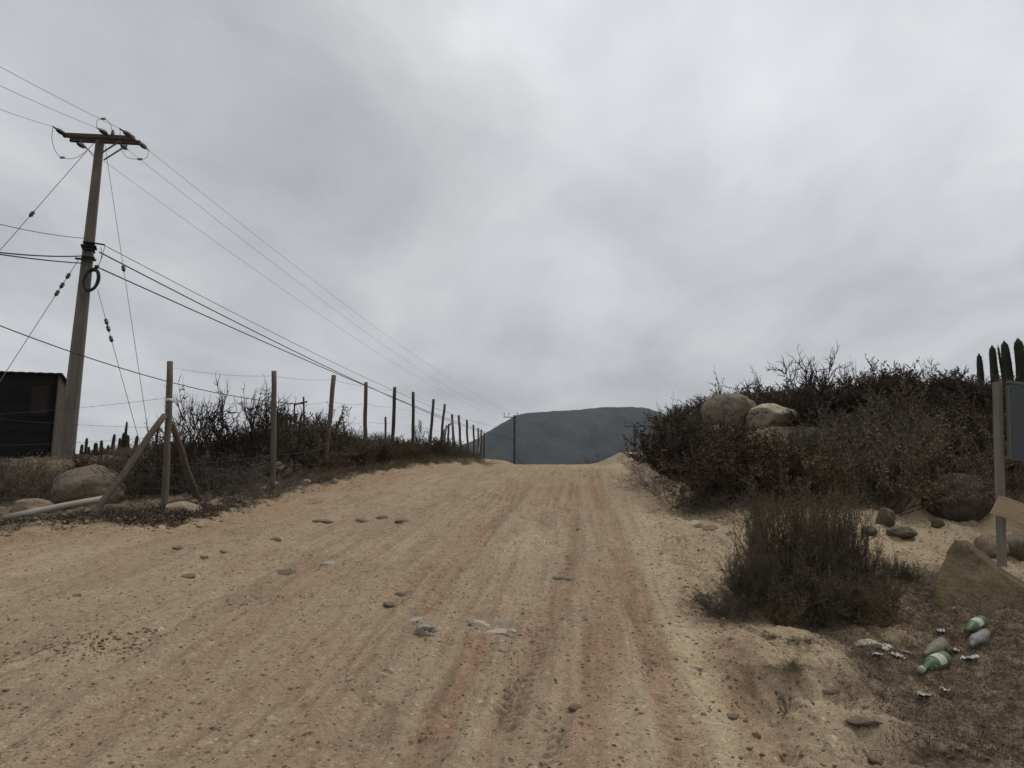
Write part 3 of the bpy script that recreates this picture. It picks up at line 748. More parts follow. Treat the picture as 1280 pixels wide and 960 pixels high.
named = [
    (438, 851, 12, 7, 'pebble_white', 'smooth white stone left of the two small white ones near the road middle'),
    (478, 846, 13, 7, 'w', 'left of a pair of small cream stones on the open road'),
    (488, 840, 13, 6, 'w', 'right of a pair of small cream stones on the open road'),
    (457, 882, 9, 6, 'w', 'tiny white stone alone below the pair of cream stones'),
    (338, 899, 15, 6, 'w', 'flat cream stone alone on the lower left of the road'),
    (871, 787, 11, 7, 'w', 'round white stone on the road edge left of the front bush'),
    (868, 835, 20, 6, 'w', 'flat pale stone on the sandy right side of the road'),
    (915, 895, 20, 6, 'p', 'flat pinkish stone low on the right of the road'),
    (946, 922, 10, 6, 'p', 'small grey stone at the right road edge near the bottom'),
    (345, 677, 17, 7, 's', 'dark blocky stone lying on the far left of the road'),
    (281, 690, 17, 6, 's', 'dark flat stone left of the blocky one across the road'),
    (255, 698, 16, 8, 's', 'dark grey wedge of rock in the left of the road'),
    (236, 720, 22, 7, 's', 'thin bluish slab surfacing in the left of the road'),
    (222, 686, 20, 5, 's', 'thin slab nearest the corner post on the road'),
    (96, 745, 14, 6, 's', 'small dark stone by itself on the left of the road'),
    (355, 717, 34, 8, 'p', 'broad tan rock surfacing on the left half of the road'),
    (410, 706, 24, 7, 'q', 'pale rock surfacing in the left half of the road'),
    (502, 745, 24, 12, 's', 'upright grey stone behind the white outcrop in the road'),
    (486, 757, 18, 6, 's', 'low grey stone at the foot of the upright grey one'),
    (400, 652, 36, 7, 's', 'long bluish rock rib crossing the upper left of the road'),
    (452, 651, 22, 8, 's', 'rounded bluish rock in the rib across the upper road'),
    (478, 648, 18, 7, 's', 'bluish rock second from the right end of the rib across the upper road'),
    (502, 652, 20, 6, 's', 'bluish rock at the right end of the rib across the upper road'),
    (667, 671, 22, 4, 'q', 'thin white slab set in the upper middle of the road'),
    (705, 723, 32, 6, 's', 'thin grey slab crossing the left wheel track of the road'),
    (710, 697, 12, 6, 's', 'dark stone standing in the left wheel track of the road'),
    (723, 663, 9, 5, 's', 'small dark stone in the upper middle of the road'),
    (720, 885, 20, 7, 'p', 'flat greenish stone between the wheel tracks near the bottom'),
    (889, 662, 24, 12, 'p', 'brown stone lying on the sandy shoulder at the foot of the right bank'),
    (868, 655, 20, 9, 'q', 'pale stone at the left end of the sandy shoulder under the bank'),
    (912, 668, 16, 8, 's', 'dark stone on the sandy shoulder left of the front bush'),
    (1040, 868, 22, 9, 'p', 'brown rounded stone on the lower right verge by the seedling'),
    (1080, 903, 38, 8, 't', 'flat orange tan stone on the lower right verge'),
    (1087, 862, 26, 14, 't', 'pale yellow stone in the litter left of the bottles'),
    (1085, 806, 34, 12, 'q', 'long pale stone left of the white litter'),
    (1104, 800, 26, 16, 't', 'yellowish stone standing just behind the white litter'),
    (1235, 938, 18, 8, 'q', 'small pale stone in the dark litter at the lower right corner'),
    (1095, 950, 22, 8, 't', 'tan stone at the bottom of the lower right verge'),
    (345, 607, 11, 7, 'w', 'white stone right at the foot of the second fence post'),
    (375, 611, 12, 7, 'w', 'white stone left of the row beside the leaning post'),
    (383, 603, 14, 6, 'w', 'white stone upper right in the row beside the leaning post'),
    (405, 608, 12, 8, 't', 'tan stone below the leaning third post'),
    (418, 603, 12, 9, 't', 'tan stone right of the leaning third post foot'),
    (310, 630, 18, 8, 't', 'tan stone on the verge between the first two posts'),
    (290, 640, 16, 9, 't', 'tan stone on the verge right of the corner brace foot'),
    (45, 650, 30, 8, 'q', 'pale flat stone lying under the fallen pole'),
    (70, 661, 14, 8, 't', 'small tan stone on the verge left of the leaning brace foot'),
]
mm = {'w': 'quartz', 'pebble_white': 'quartz', 'q': 'quartz', 's': 'slate', 'p': 'pebble', 't': 'granite_tan'}
for i, (a, b_, w_, h_, k_, lb) in enumerate(named):
    if k_ in 's' and a < 420: w_ *= .8; h_ *= .85
    rk(a, b_, w_, h_, lb, 400 + i, mm[k_], 'stone', 'stone', random.uniform(.7, 1.1), sub=3, angular=random.uniform(.2, .9), sink=.62, flat=.52, rz=random.uniform(0, 180) * (w_ < 20), rough=.25)

# gravel: merged small stones
def gravel(name, n, region, smin, smax, mat, seed, flat=.6, power=2.2):
    rng = np.random.default_rng(seed)
    bm = bmesh.new(); bmesh.ops.create_icosphere(bm, subdivisions=1, radius=1)
    v0 = np.array([v_.co[:] for v_ in bm.verts]); f0 = np.array([[q_.index for q_ in f.verts] for f in bm.faces]); bm.free()
    x, y = region(rng, n)
    n = len(x)
    s = smin + (smax - smin) * rng.random(n) ** (power * 1.6)
    vj = v0[None] * (1 + .28 * rng.standard_normal((n, len(v0), 1)))
    sc = np.stack([s * rng.uniform(.7, 1.3, n), s * rng.uniform(.7, 1.3, n), s * flat * rng.uniform(.6, 1.3, n)], -1)
    vj = vj * sc[:, None]
    a = rng.random(n) * 6.28; ca, sa = np.cos(a)[:, None], np.sin(a)[:, None]
    vx = vj[..., 0] * ca - vj[..., 1] * sa; vy = vj[..., 0] * sa + vj[..., 1] * ca
    z = H(x, y)
    V = np.stack([vx + x[:, None], vy + y[:, None], vj[..., 2] + z[:, None] + (sc[:, 2] * .25)[:, None]], -1).reshape(-1, 3)
    Fc = (f0[None] + (np.arange(n) * len(v0))[:, None, None]).reshape(-1, 3)
    me = mesh_np(name, V, Fc, 3)
    o = link_mesh(name, me, mat); return o
def reg_road(rng, n):
    y = 2.4 + 20 * rng.random(n) ** 2.0; x = rng.uniform(-1, 1, n) * (.75 * y + .5)
    k = (sample(EDGE, x, y) < .1) & (fbm(x * .8, y * .8, 3, 501) + rng.uniform(-.5, .5, n) > .0)
    return x[k], y[k]
def reg_rubble(rng, n):
    c1 = G(60, 815); c2 = G(150, 795)
    tt = rng.random(n); x = c1.x + (c2.x - c1.x) * tt + rng.normal(0, .22, n); y = c1.y + (c2.y - c1.y) * tt + rng.normal(0, .11, n)
    return x, y
def reg_chips(rng, n):
    a = G(531, 786); b_ = G(620, 784); k = rng.random(n) < .45
    x = np.where(k, a.x, b_.x) + rng.normal(0, .14, n); y = np.where(k, a.y, b_.y) + rng.normal(0, .13, n); return x, y
def reg_side(rng, n):
    y = rng.uniform(3, 11.5, n); x = rng.uniform(.8, 8.5, n)
    k = (sample(EDGE, x, y) > -.25); return x[k], y[k]
def reg_left(rng, n):
    i = rng.integers(0, len(left_edge) - 1, n); tt = rng.random(n)
    ax = np.array([p.x for p in left_edge]); ay = np.array([p.y for p in left_edge])
    return ax[i] * (1 - tt) + ax[i + 1] * tt + rng.normal(0, .15, n), ay[i] * (1 - tt) + ay[i + 1] * tt + rng.normal(0.1, .18, n)
tag(gravel('gravel', 15000, reg_road, .0025, .013, M['pebble'], 1), 'brown and grey gravel strewn over the dirt road', 'gravel', kind='stuff')
tag(gravel('gravel', 2600, reg_road, .003, .011, M['quartz'], 2), 'pale quartz chips strewn over the dirt road', 'gravel', kind='stuff')
tag(gravel('gravel', 560, reg_rubble, .003, .014, M['pebble'], 3), 'strip of broken grey rubble at the left of the road', 'gravel', kind='stuff')
tag(gravel('gravel', 90, reg_chips, .003, .018, M['quartz'], 8, .4, 1.2), 'white rock chips crumbled round the outcrops mid road', 'gravel', kind='stuff')
tag(gravel('gravel', 9000, reg_side, .003, .016, M['pebble'], 4), 'small stones and clods on the sandy right shoulder', 'gravel', kind='stuff')
tag(gravel('gravel', 750, reg_left, .006, .035, M['granite_tan'], 5, .7, 2.5), 'loose tan stones and clods along the left road edge', 'gravel', kind='stuff')

# ------------------------------------------------------------------ shrubs
def perp(d):
    a = np.cross(d, np.array([0, 0, 1.0])); m_ = np.linalg.norm(a, axis=-1, keepdims=True)
    a = np.where(m_ < 1e-4, np.array([1.0, 0, 0]), a / np.maximum(m_, 1e-6)); return a, np.cross(d, a)
def prisms(p0, p1, r0, r1):
    """3-sided tapered twigs"""
    d = p1 - p0; L = np.linalg.norm(d, axis=1, keepdims=True); d = d / np.maximum(L, 1e-6)
    a, b_ = perp(d); vs = []
    for p, r in ((p0, r0), (p1, r1)):
        for k in range(3):
            t_ = 2 * math.pi * k / 3; vs.append(p + (a * math.cos(t_) + b_ * math.sin(t_)) * r[:, None])
    V = np.stack(vs, 1).reshape(-1, 3); n = len(p0); base = (np.arange(n) * 6)[:, None]
    fs = np.concatenate([base + np.array([[0, 1, 4, 3]]), base + np.array([[1, 2, 5, 4]]), base + np.array([[2, 0, 3, 5]])], 0)
    return V, fs
def leaves(c, d, ln, wd, rng):
    """small pointed leaf faces"""
    n = len(c); r = rng.standard_normal((n, 3)); s_ = np.cross(d, r); s_ /= np.maximum(np.linalg.norm(s_, axis=1, keepdims=True), 1e-6)
    V = np.stack([c, c + d * ln[:, None] * .45 + s_ * wd[:, None] * .5, c + d * ln[:, None], c + d * ln[:, None] * .45 - s_ * wd[:, None] * .5], 1).reshape(-1, 3)
    return V, (np.arange(n) * 4)[:, None] + np.arange(4)[None]
def grow_shrub(seed, h=1.0, spread=.6, stems=26, kids=7, grand=3, wig=.25, r0=.008, leafn=8, lf=(.02, .007), up=.25, leaf_from=0.25, fan=65, curl=0.0):
    """a shrub of unit-ish size: returns twig segments and leaf arrays"""
    rng = np.random.default_rng(seed); rnd = random.Random(seed)
    S0, S1, A0, A1 = [], [], [], []; LP, LD = [], []
    def poly_(p, d, L, n, r, lev):
        pts = [p]; seg = L / n
        ax = np.array([rnd.gauss(0, 1), rnd.gauss(0, 1), rnd.gauss(0, 1)]); ax /= np.linalg.norm(ax)
        for i in range(n):
            d = d + np.array([rnd.gauss(0, wig), rnd.gauss(0, wig), rnd.gauss(0, wig) + up * (.5 if lev else 1) * .5]) * .6 + curl * np.cross(ax, d)
            d = d / np.linalg.norm(d); q_ = p + d * seg
            ra = r * (1 - i / n * .75); rb = r * (1 - (i + 1) / n * .75)
            S0.append(p); S1.append(q_); A0.append(ra); A1.append(rb)
            f = (i + .5) / n
            if leafn and (lev > 0 or f > .5) :
                k = max(1, int(round(leafn * seg / .08)))
                for _ in range(k):
                    t_ = rnd.random(); LP.append(p + (q_ - p) * t_)
                    ld = d * .7 + np.array([rnd.gauss(0, .6), rnd.gauss(0, .6), rnd.gauss(0.1, .5)]); LD.append(ld / np.linalg.norm(ld))
            p = q_; pts.append((p, d))
        return pts
    for s_ in range(stems):
        az = rnd.random() * 6.283; tl = R(fan) * math.sqrt(rnd.random())
        d = np.array([math.sin(tl) * math.cos(az), math.sin(tl) * math.sin(az), math.cos(tl)])
        b_ = np.array([math.cos(az), math.sin(az), 0]) * rnd.random() * spread * .25; b_[2] = -.05
        L = h * rnd.uniform(.65, 1.05) * (1 - .25 * (tl / R(90))) * (1 + (spread - .5) * math.sin(tl))
        pts = poly_(b_, d, L, 6, r0 * rnd.uniform(.7, 1.2), 0)
        for k in range(kids):
            i = rnd.randint(2, 6); p, dd = pts[i]; d2 = dd + np.array([rnd.gauss(0, .6), rnd.gauss(0, .6), rnd.gauss(.2, .4)]); d2 /= np.linalg.norm(d2)
            pk = poly_(p, d2, L * rnd.uniform(.22, .5), 4, r0 * .5, 1)
            for g in range(grand):
                j = rnd.randint(1, 4); p2, d3 = pk[j]; d4 = d3 + np.array([rnd.gauss(0, .6), rnd.gauss(0, .6), rnd.gauss(.2, .4)]); d4 /= np.linalg.norm(d4)
                poly_(p2, d4, L * rnd.uniform(.1, .24), 3, r0 * .28, 2)
    S0 = np.array(S0); S1 = np.array(S1); kz = h / np.percentile(S1[:, 2], 99.3); S0[:, 2] *= kz; S1[:, 2] *= kz
    V, Fs = prisms(S0, S1, np.array(A0), np.array(A1))
    tw = mesh_np('branches', V, Fs, 4)
    lv = None
    if leafn:
        LP = np.array(LP); LP[:, 2] *= kz; LD = np.array(LD); n = len(LP)
        V, Fs = leaves(LP, LD, lf[0] * rng.uniform(.6, 1.4, n), lf[1] * rng.uniform(.7, 1.4, n), rng); lv = mesh_np('foliage', V, Fs, 4)
    return tw, lv
VARS = {}
def variant(key, tw_mat, lf_mat, cnt, **k):
    L = []
    for i in range(cnt):
        tw, lv = grow_shrub(hash(key) % 1 + sum(map(ord, key)) * 13 + i * 101, **k)
        tw.materials.append(M[tw_mat])
        if lv: lv.materials.append(M[lf_mat])
        L.append((tw, lv))
    VARS[key] = L
variant('scrub', 'twig', 'leaf_brown', 5, h=1.0, spread=.75, stems=30, kids=7, grand=3, leafn=5, lf=(.028, .012), fan=72, r0=.007, wig=.32)
variant('olive', 'twig_dark', 'leaf_olive', 4, h=1.0, spread=.65, stems=20, kids=8, grand=3, leafn=7, lf=(.038, .019), fan=60, r0=.008, wig=.3)
variant('bare', 'twig_dark', None, 5, h=1.0, spread=.6, stems=7, kids=9, grand=6, leafn=0, wig=.55, fan=50, r0=.021, up=.22, curl=.12)
variant('tangle', 'twig_grey', None, 2, h=1.0, spread=1.0, stems=22, kids=7, grand=4, leafn=0, wig=.45, fan=85, r0=.009, up=.02)
variant('straw', 'leaf_straw', 'leaf_straw', 2, h=1.0, spread=.4, stems=70, kids=1, grand=0, leafn=2, lf=(.05, .006), fan=50, r0=.003, up=.05)
variant('front', 'twig', 'leaf_front', 4, h=1.0, spread=.8, stems=38, kids=10, grand=4, leafn=6, lf=(.027, .009), fan=78, r0=.0055, up=.26, wig=.36)
def shrub(key, i, x, y, sx, sz, rz, name, label, cat, group=None, z=None, tilt=(0, 0), sink=.03):
    r = empty(name, (x, y, float(H(x, y)) - sink if z is None else z), rz)
    r.rotation_euler = (R(tilt[0]), R(tilt[1]), rz)
    r.scale = (sx, sx, sz)
    tw, lv = VARS[key][i % len(VARS[key])]
    b_ = link_mesh('branches', tw, None, r)
    if lv: link_mesh('foliage', lv, None, r)
    tag(r, label, cat, group); return r

# silhouette the scrub makes against the sky, right bank and left field
SILR = [(786, 566), (800, 552), (830, 528), (850, 514), (870, 501), (900, 486), (925, 480), (960, 474), (1000, 474), (1040, 474), (1080, 466), (1100, 456), (1130, 452), (1165, 458), (1200, 468), (1240, 468), (1290, 476), (1500, 480)]
def sil(px, S): return float(np.interp(px, [a for a, _ in S], [b_ for _, b_ in S]))
def pix(x, y, z):
    """photo pixel of a world point, used only to size shrubs so that the skyline is the one photographed"""
    dz = z - CAMZ; cy = y * math.cos(PITCH) + dz * math.sin(PITCH); cz = -y * math.sin(PITCH) + dz * math.cos(PITCH)
    return 640 + F * x / cy, 480 - F * cz / cy
def hmax(x, y, S):
    z = float(H(x, y)); px, _ = pix(x, y, z)
    return P(px, sil(px, S), y).z - z
rr = random.Random(5)
rocks_px = [(878, 945, 488, 532, 15.9), (930, 996, 505, 528, 15.4), (990, 1030, 536, 556, 14.2), (1164, 1238, 592, 650, 11.2)]
pts = []; cnt = 0
def far_enough(x, y, dmin): return all((x - a) ** 2 + (y - b_) ** 2 > dmin * dmin for a, b_ in pts)
tries = 0
while tries < 9000 and len(pts) < 175:
    tries += 1
    y = rr.uniform(10.8, 23.5); x = rr.uniform(1.6, 15)
    px, py = pix(x, y, float(H(x, y)))
    if px < 832 + max(0, (14 - y)) * 9 or px > 1400: continue
    # foot line of the scrub
    foot = np.interp(px, [800, 830, 860, 900, 960, 1040, 1090, 1140, 1180, 1260, 1400], [566, 588, 612, 634, 636, 636, 640, 655, 664, 664, 664])
    if py > foot: continue
    if not far_enough(x, y, .52 + .012 * y): continue
    hm = hmax(x, y, SILR); 
    if hm < .25: continue
    h = min(rr.uniform(.75, 1.25), hm * rr.uniform(.88, 1.0))
    bad = False
    for a0, a1, b0, b1, dd in rocks_px:
        if y < dd and a0 - 18 < px < a1 + 18:
            tx, ty = pix(x, y, float(H(x, y)) + h)
            if ty < b1 - 4:
                h2 = h * max(.0, (py - b1 + 4) / max(1, (py - ty)))
                if h2 < .3: bad = True
                else: h = h2
    if bad: continue
    pts.append((x, y))
    red = fbm(np.array([x * .35]), np.array([y * .3]), 2, 77)[0] + rr.uniform(-.25, .25)
    back = py < sil(px, SILR) + 75
    key = 'olive' if (back and rr.random() < .7) or red < -.18 else 'scrub'
    wsc = max(h, .6) * rr.uniform(.85, 1.15)
    where = 'at the road end of the right bank' if px < 868 else 'near the two boulders of the right bank' if px < 985 else 'below the tallest bare shrub, right bank' if px < 1085 else 'left of the cacti, right bank' if px < 1225 else 'behind the sign on the right bank'
    row = 'on the skyline ' if back else 'at the bank foot ' if foot - py < 26 else 'on the slope '
    lb = ('dark olive leafy shrub ' if key == 'olive' else 'reddish brown twiggy shrub ') + row + where; gp = lb.replace('shrub', 'shrubs', 1)
    shrub(key, rr.randint(0, 3), x, y, wsc, h, rr.random() * 6.28, 'shrub', lb, 'shrub', gp)
# bare branches rising over the right bank skyline
for i, (px, d, tp, w_, lb) in enumerate([
        (1024, 16.5, 434, .9, 'tallest bare branched dead shrub standing above the right bank skyline'),
        (1000, 16.8, 446, 1.0, 'bare dead shrub just left of the tallest one on the right bank skyline'),
        (960, 17.2, 462, .8, 'low bare dead shrub behind the pale cream boulder on the right bank'),
        (1062, 16.6, 452, .5, 'small bare dead shrub right of the tallest one on the right bank skyline'),
        (915, 17.0, 468, .8, 'bare arching dead shrub above the tall brown boulder on the right bank'),
        (832, 18.0, 498, .5, 'small bare shrub at the left end of the right bank skyline'),
        (1160, 16.4, 448, .5, 'small bare shrub on the skyline near the right cacti')]):
    p = P(px, 500, d); z = float(H(p.x, p.y)); h = P(px, tp, d).z - z
    shrub('bare', i, p.x, p.y, h * w_ * .8, h * 1.02, i * 1.9, 'dead_shrub', lb, 'dead shrub', 'bare dead shrubs on the right bank')
# roots and dead twigs hanging over the cut edge of the bank
for i, (px, py) in enumerate([(806, 590), (816, 606), (828, 622), (842, 634), (856, 642), (880, 642), (920, 642)]):
    g = G(px, py)
    shrub('tangle', i, g.x, g.y, .55, .42, i * 1.3, 'dead_shrub', 'grey tangle of dead stems spilling over the cut foot of the right bank', 'dead shrub', 'dead stems at the foot of the right bank', tilt=(0, -18))

# foreground bush: several crowns of one dense shrub
fb = G(1008, 782)
root = empty('foreground_bush', (fb.x, fb.y, fb.z))
tag(root, 'big dark twiggy bush alone on the sandy verge in front of the right bank', 'bush')
sc_ = fb.y / F
for i, (px, dy, s_, hz_) in enumerate([(1002, .40, .62, 1.02), (975, .35, .50, .98), (1030, .38, .55, 1.06), (1050, .3, .42, .92), (950, .15, .5, .62), (1062, .15, .46, .62), (930, .05, .38, .50), (1078, .05, .38, .46), (948, .42, .42, .93), (1052, .42, .40, .96), (1000, -.05, .6, .5), (1040, -.02, .55, .5), (965, -.08, .48, .36), (1082, .30, .34, .60), (915, .1, .30, .42)]):
    px = 1000 + (px - 1000) * .92
    x = (px - 640) / F * (fb.y + dy); y = fb.y + dy + .05
    tw, lv = VARS['front'][i % 4]
    for nm, me in (('branches', tw), ('foliage', lv)):
        o = link_mesh(nm, me, None, root)
        o.location = (x - fb.x, y - fb.y, float(H(x, y)) - fb.z - .02); o.scale = (s_ * .64, s_ * .64, hz_ * (.95 if hz_ > .9 else .86)); o.rotation_euler = (0, 0, i * 1.7)
# creeping twigs at the bush's left foot, seedlings and small plants
for px, py, s_, hh_, key, nm, lb, cat in [
        (888, 762, .34, .16, 'tangle', 'dead_twigs', 'low dead twigs spreading from the left foot of the big front bush', 'dead twigs'),
        (905, 772, .28, .2, 'front', 'small_shrub', 'small dark shrub at the left foot of the big front bush', 'shrub'),
        (984, 893, .07, .11, 'bare', 'seedling', 'small dead seedling with two upturned twigs alone on the sand', 'seedling'),
        (984, 837, .17, .06, 'front', 'small_shrub', 'flat dark creeping plant on the sand below the front bush', 'plant'),
        (1120, 722, .13, .22, 'front', 'small_shrub', 'sparse upright plant right of the front bush', 'plant'),
        (1142, 728, .11, .20, 'front', 'small_shrub', 'sparse plant growing left of the mossy wedge boulder', 'plant'),
        (961, 800, .06, .04, 'front', 'small_shrub', 'tiny dark red plant on the sand just below the front bush', 'plant'),
        (1001, 806, .1, .04, 'front', 'small_shrub', 'flat tiny plant right of the dark red one below the front bush', 'plant'),
        (1228, 690, .25, .22, 'straw', 'grass_tuft', 'dry grass tuft left of the sign post foot', 'grass tuft'),
        (1272, 705, .3, .24, 'straw', 'grass_tuft', 'dry grass tuft right of the sign post foot', 'grass tuft')]:
    g = G(px, py)
    shrub(key, px, g.x, g.y, s_, hh_, px * .7, nm, lb, cat, sink=.01)
# brush on the crest, right of the road's vanishing point
for i, (px, d, tp) in enumerate([(735, 40, 574), (748, 40, 571), (760, 39, 570), (772, 38, 571), (783, 37, 569), (726, 42, 577)]):
    p = P(px, 575, d); z = float(H(p.x, p.y)); h = max(.3, P(px, tp, d).z - z)
    shrub('scrub', i, p.x, p.y, max(.9, h * .7), h, i * 2.0, 'shrub', 'low brown shrub on the crest right of the road, before the hill', 'shrub', 'low shrubs on the road crest')

# left field
SILL = [(-200, 575), (0, 566), (60, 570), (100, 566), (150, 556), (185, 552), (230, 548), (290, 545), (330, 530), (345, 515), (362, 506), (380, 510), (395, 528), (410, 538), (450, 543), (475, 538), (500, 545), (525, 552), (545, 545), (570, 549), (585, 560), (620, 578)]
pts = []; tries = 0
lp = [(p.x, p.y) for p in left_edge] + [(-1.3, 26), (-1.15, 32), (-1.0, 40)]
while tries < 12000 and len(pts) < 190:
    tries += 1
    y = rr.uniform(11.0, 36); x = rr.uniform(-15, -1.6)
    px, py = pix(x, y, float(H(x, y)))
    if px < -90: continue
    ed, _, _ = dpoly(np.array([x]), np.array([y]), lp)
    lim = np.interp(px, [0, 190, 260, 340, 450, 600], [2.2, 2.4, 1.4, .75, .6, .45])
    if sample(EDGE, x, y) < 0 or ed[0] < lim: continue
    if not far_enough(x, y, .5 + .012 * y): continue
    hm = hmax(x, y, SILL)
    if hm < .2: continue
    h = min(rr.uniform(.6, 1.1), hm * rr.uniform(.85, 1.0))
    tx, ty = pix(x, y, float(H(x, y)) + h)
    bad = False
    for a0, a1, b1, dd in [(66, 148, 628, 12.4), (8, 70, 646, 11.4), (298, 362, 590, 15.2)]:
        if y < dd and a0 - 20 < px < a1 + 20 and ty < b1: bad = True
    if bad: continue
    pts.append((x, y))
    q_ = rr.random()
    key = 'scrub' if q_ < .6 else 'olive'
    where = 'below the black shed' if px < 70 else 'between utility pole and corner post' if px < 206 else 'behind the first fence bay' if px < 341 else 'behind the leaning third post' if px < 455 else 'behind the fence where it nears the crest'
    row = 'in the back row ' if y > 17 + max(0, px - 206) * .03 else 'in the front row '
    lb = ('brown twiggy shrub ' if key == 'scrub' else 'dark olive leafy shrub ') + row + where; gp = lb.replace('shrub', 'shrubs', 1)
    shrub(key, rr.randint(0, 3), x, y, max(h, .6) * rr.uniform(.85, 1.15), h, rr.random() * 6.28, 'shrub', lb, 'shrub', gp)
# tall bare shrubs behind the first fence bay
for i, (px, base, d, tp, w_, lb) in enumerate([
        (243, 600, 12.6, 476, .50, 'tall bare twisted dead shrub right of the corner post'),
        (262, 600, 13.2, 500, .45, 'bare twisted dead shrub just right of the tall one by the corner post'),
        (300, 600, 14.0, 480, .62, 'bare wide dead shrub midway between the first two posts'),
        (322, 600, 14.4, 486, .55, 'bare dead shrub left of the second fence post'),
        (335, 600, 14.8, 505, .55, 'low bare dead shrub directly behind the second fence post'),
        (405, 590, 16.5, 512, .5, 'bare leafless shrub behind the leaning third post'),
        (425, 590, 17.0, 525, .5, 'small bare shrub right of the leaning third post'),
        (286, 600, 13.6, 484, .45, 'bare upright dead shrub right of the pair by the corner post'),
        (312, 600, 14.2, 478, .50, 'tallest bare dead shrub left of the second fence post'),
        (228, 600, 12.9, 486, .40, 'bare dead shrub crowding the right side of the corner post'),
        (195, 600, 13.5, 520, .35, 'thin bare shrub left of the corner post'),
        (522, 585, 24, 522, .4, 'small bare shrub between the posts near the crest')]):
    p = P(px, base, d); z = float(H(p.x, p.y)); h = P(px, tp, d).z - z
    shrub('bare', i, p.x, p.y, h * w_, h / 1.02, i * 2.3 + 1, 'dead_shrub', lb, 'dead shrub', 'bare dead shrubs behind the left fence')
for i, (px, py, d, s_) in enumerate([(262, 620, 12.6, 1.0), (290, 612, 12.9, 1.1), (315, 608, 13.2, 1.1), (330, 620, 12.6, .9), (275, 632, 12.0, .7), (0, 632, 11.9, 1.1), (30, 622, 12.6, 1.0), (-30, 630, 12, 1.1), (60, 618, 13.2, .9), (360, 600, 14.2, .8)]):
    p = P(px, py, d)
    lf = px < 100
    shrub('tangle', i, p.x, p.y, s_ * .9, s_ * .62, i * 1.1, 'dead_shrub',
          'grey tangle of dead branches behind the boulder at far left' if lf else 'grey tangle of dead branches lying behind the first fence bay', 'dead shrub',
          'grey dead tangles at far left' if lf else 'grey dead tangles behind the first fence bay')
for i, (px, d, tp, w_, key, lb) in enumerate([
        (372, 15.6, 508, .85, 'scrub', 'tall brown shrub between the second post and the leaning third post'),
        (392, 16.4, 514, .8, 'olive', 'tall dark shrub just left of the leaning third post'),
        (356, 16.8, 512, .75, 'olive', 'tall dark shrub behind the second fence post'),
        (330, 15.5, 532, .8, 'scrub', 'rounded brown shrub left of the second fence post'),
        (425, 17.5, 530, .7, 'scrub', 'brown shrub right of the leaning third post')]):
    p = P(px, 560, d); z = float(H(p.x, p.y)); h = P(px, tp, d).z - z
    shrub(key, i + 1, p.x, p.y, h * w_, h, i * 1.3, 'shrub', lb, 'shrub')
# dry grass along the fence foot
for i in range(46):
    tt = i / 45; px = 400 + 215 * tt ** .8; 
    base = np.interp(px, [400, 430, 460, 500, 540, 600, 620], [606, 598, 590, 584, 580, 579, 581])
    g = G(px + rr.uniform(-6, 6), base + rr.uniform(-2, 3))
    if g.y > 40: continue
    shrub('straw', i, g.x - .12, g.y + rr.uniform(0, .5), rr.uniform(.35, .6), rr.uniform(.16, .34), rr.random() * 6, 'grass_tuft', 'dry brown grass tuft at the foot of the far fence posts', 'grass tuft', 'dry grass tufts along the far fence')

# ------------------------------------------------------------------ ground cover made of leaves and twigs
def cover(name, n, region, mat, seed, ln, wd, hgt, up=.5, stalks=0):
    rng = np.random.default_rng(seed); x, y = region(rng, n); n = len(x); z = H(x, y)
    c = np.stack([x, y, z + rng.random(n) ** 2 * hgt], -1)
    d = rng.standard_normal((n, 3)); d[:, 2] = np.abs(d[:, 2]) * up; d /= np.linalg.norm(d, axis=1, keepdims=True)
    V, Fs = leaves(c, d, ln * rng.uniform(.4, 1.5, n), wd * rng.uniform(.5, 1.5, n), rng)
    return link_mesh(name, mesh_np(name, V, Fs, 4), mat)
def reg_rv(rng, n):
    y = 3.6 + 4.2 * rng.random(n) ** 1.1; x = rng.uniform(1.2, 6.2, n)
    k = (sample(LIT, x, y) > .3 + rng.uniform(-.2, .45, n)) & (x / y < .75); return x[k], y[k]
def reg_lv(rng, n):
    x, y = reg_left(rng, n); y = y + .3 + np.abs(rng.normal(0, .55, n)); x = x - np.abs(rng.normal(0, .3, n))
    k = sample(EDGE, x, y) > .08; return x[k], y[k]
def reg_redv(rng, n):
    x = rng.uniform(-7.8, -3.7, n); y = rng.uniform(8.8, 11.6, n)
    k = (sample(EDGE, x, y) > .04) & (sample(EDGE, x, y) < .95) & (fbm(x * 1.4, y * 1.4, 3, 888) + rng.uniform(-.3, .3, n) > -.3); return x[k], y[k]
def reg_bank(rng, n):
    y = rng.uniform(9.5, 22, n); x = rng.uniform(1.5, 13, n); k = sample(LIT, x, y) > .4; return x[k], y[k]
tag(cover('dry_ground_cover', 60000, reg_rv, M['leaf_front'], 11, .028, .005, .05, .9), 'dark dry plant litter covering the lower right verge', 'ground cover', kind='stuff')
tag(cover('dry_grass', 16000, reg_rv, M['leaf_straw'], 12, .055, .003, .05, 1.4), 'thin dry straw stalks on the lower right verge', 'dry grass', kind='stuff')
tag(cover('leaf_litter', 15000, reg_lv, M['leaf_brown'], 13, .035, .012, .05, .8), 'brown leaf litter along the left verge', 'leaf litter', kind='stuff')
tag(cover('red_ground_cover', 45000, reg_redv, M['leaf_red'], 14, .032, .016, .055, .9), 'dark red succulent ground cover under the fallen pole', 'ground cover', kind='stuff')
tag(cover('leaf_litter', 24000, reg_bank, M['twig'], 15, .06, .008, .10, .8), 'dry twigs and litter between the shrubs of the right bank', 'leaf litter', kind='stuff')
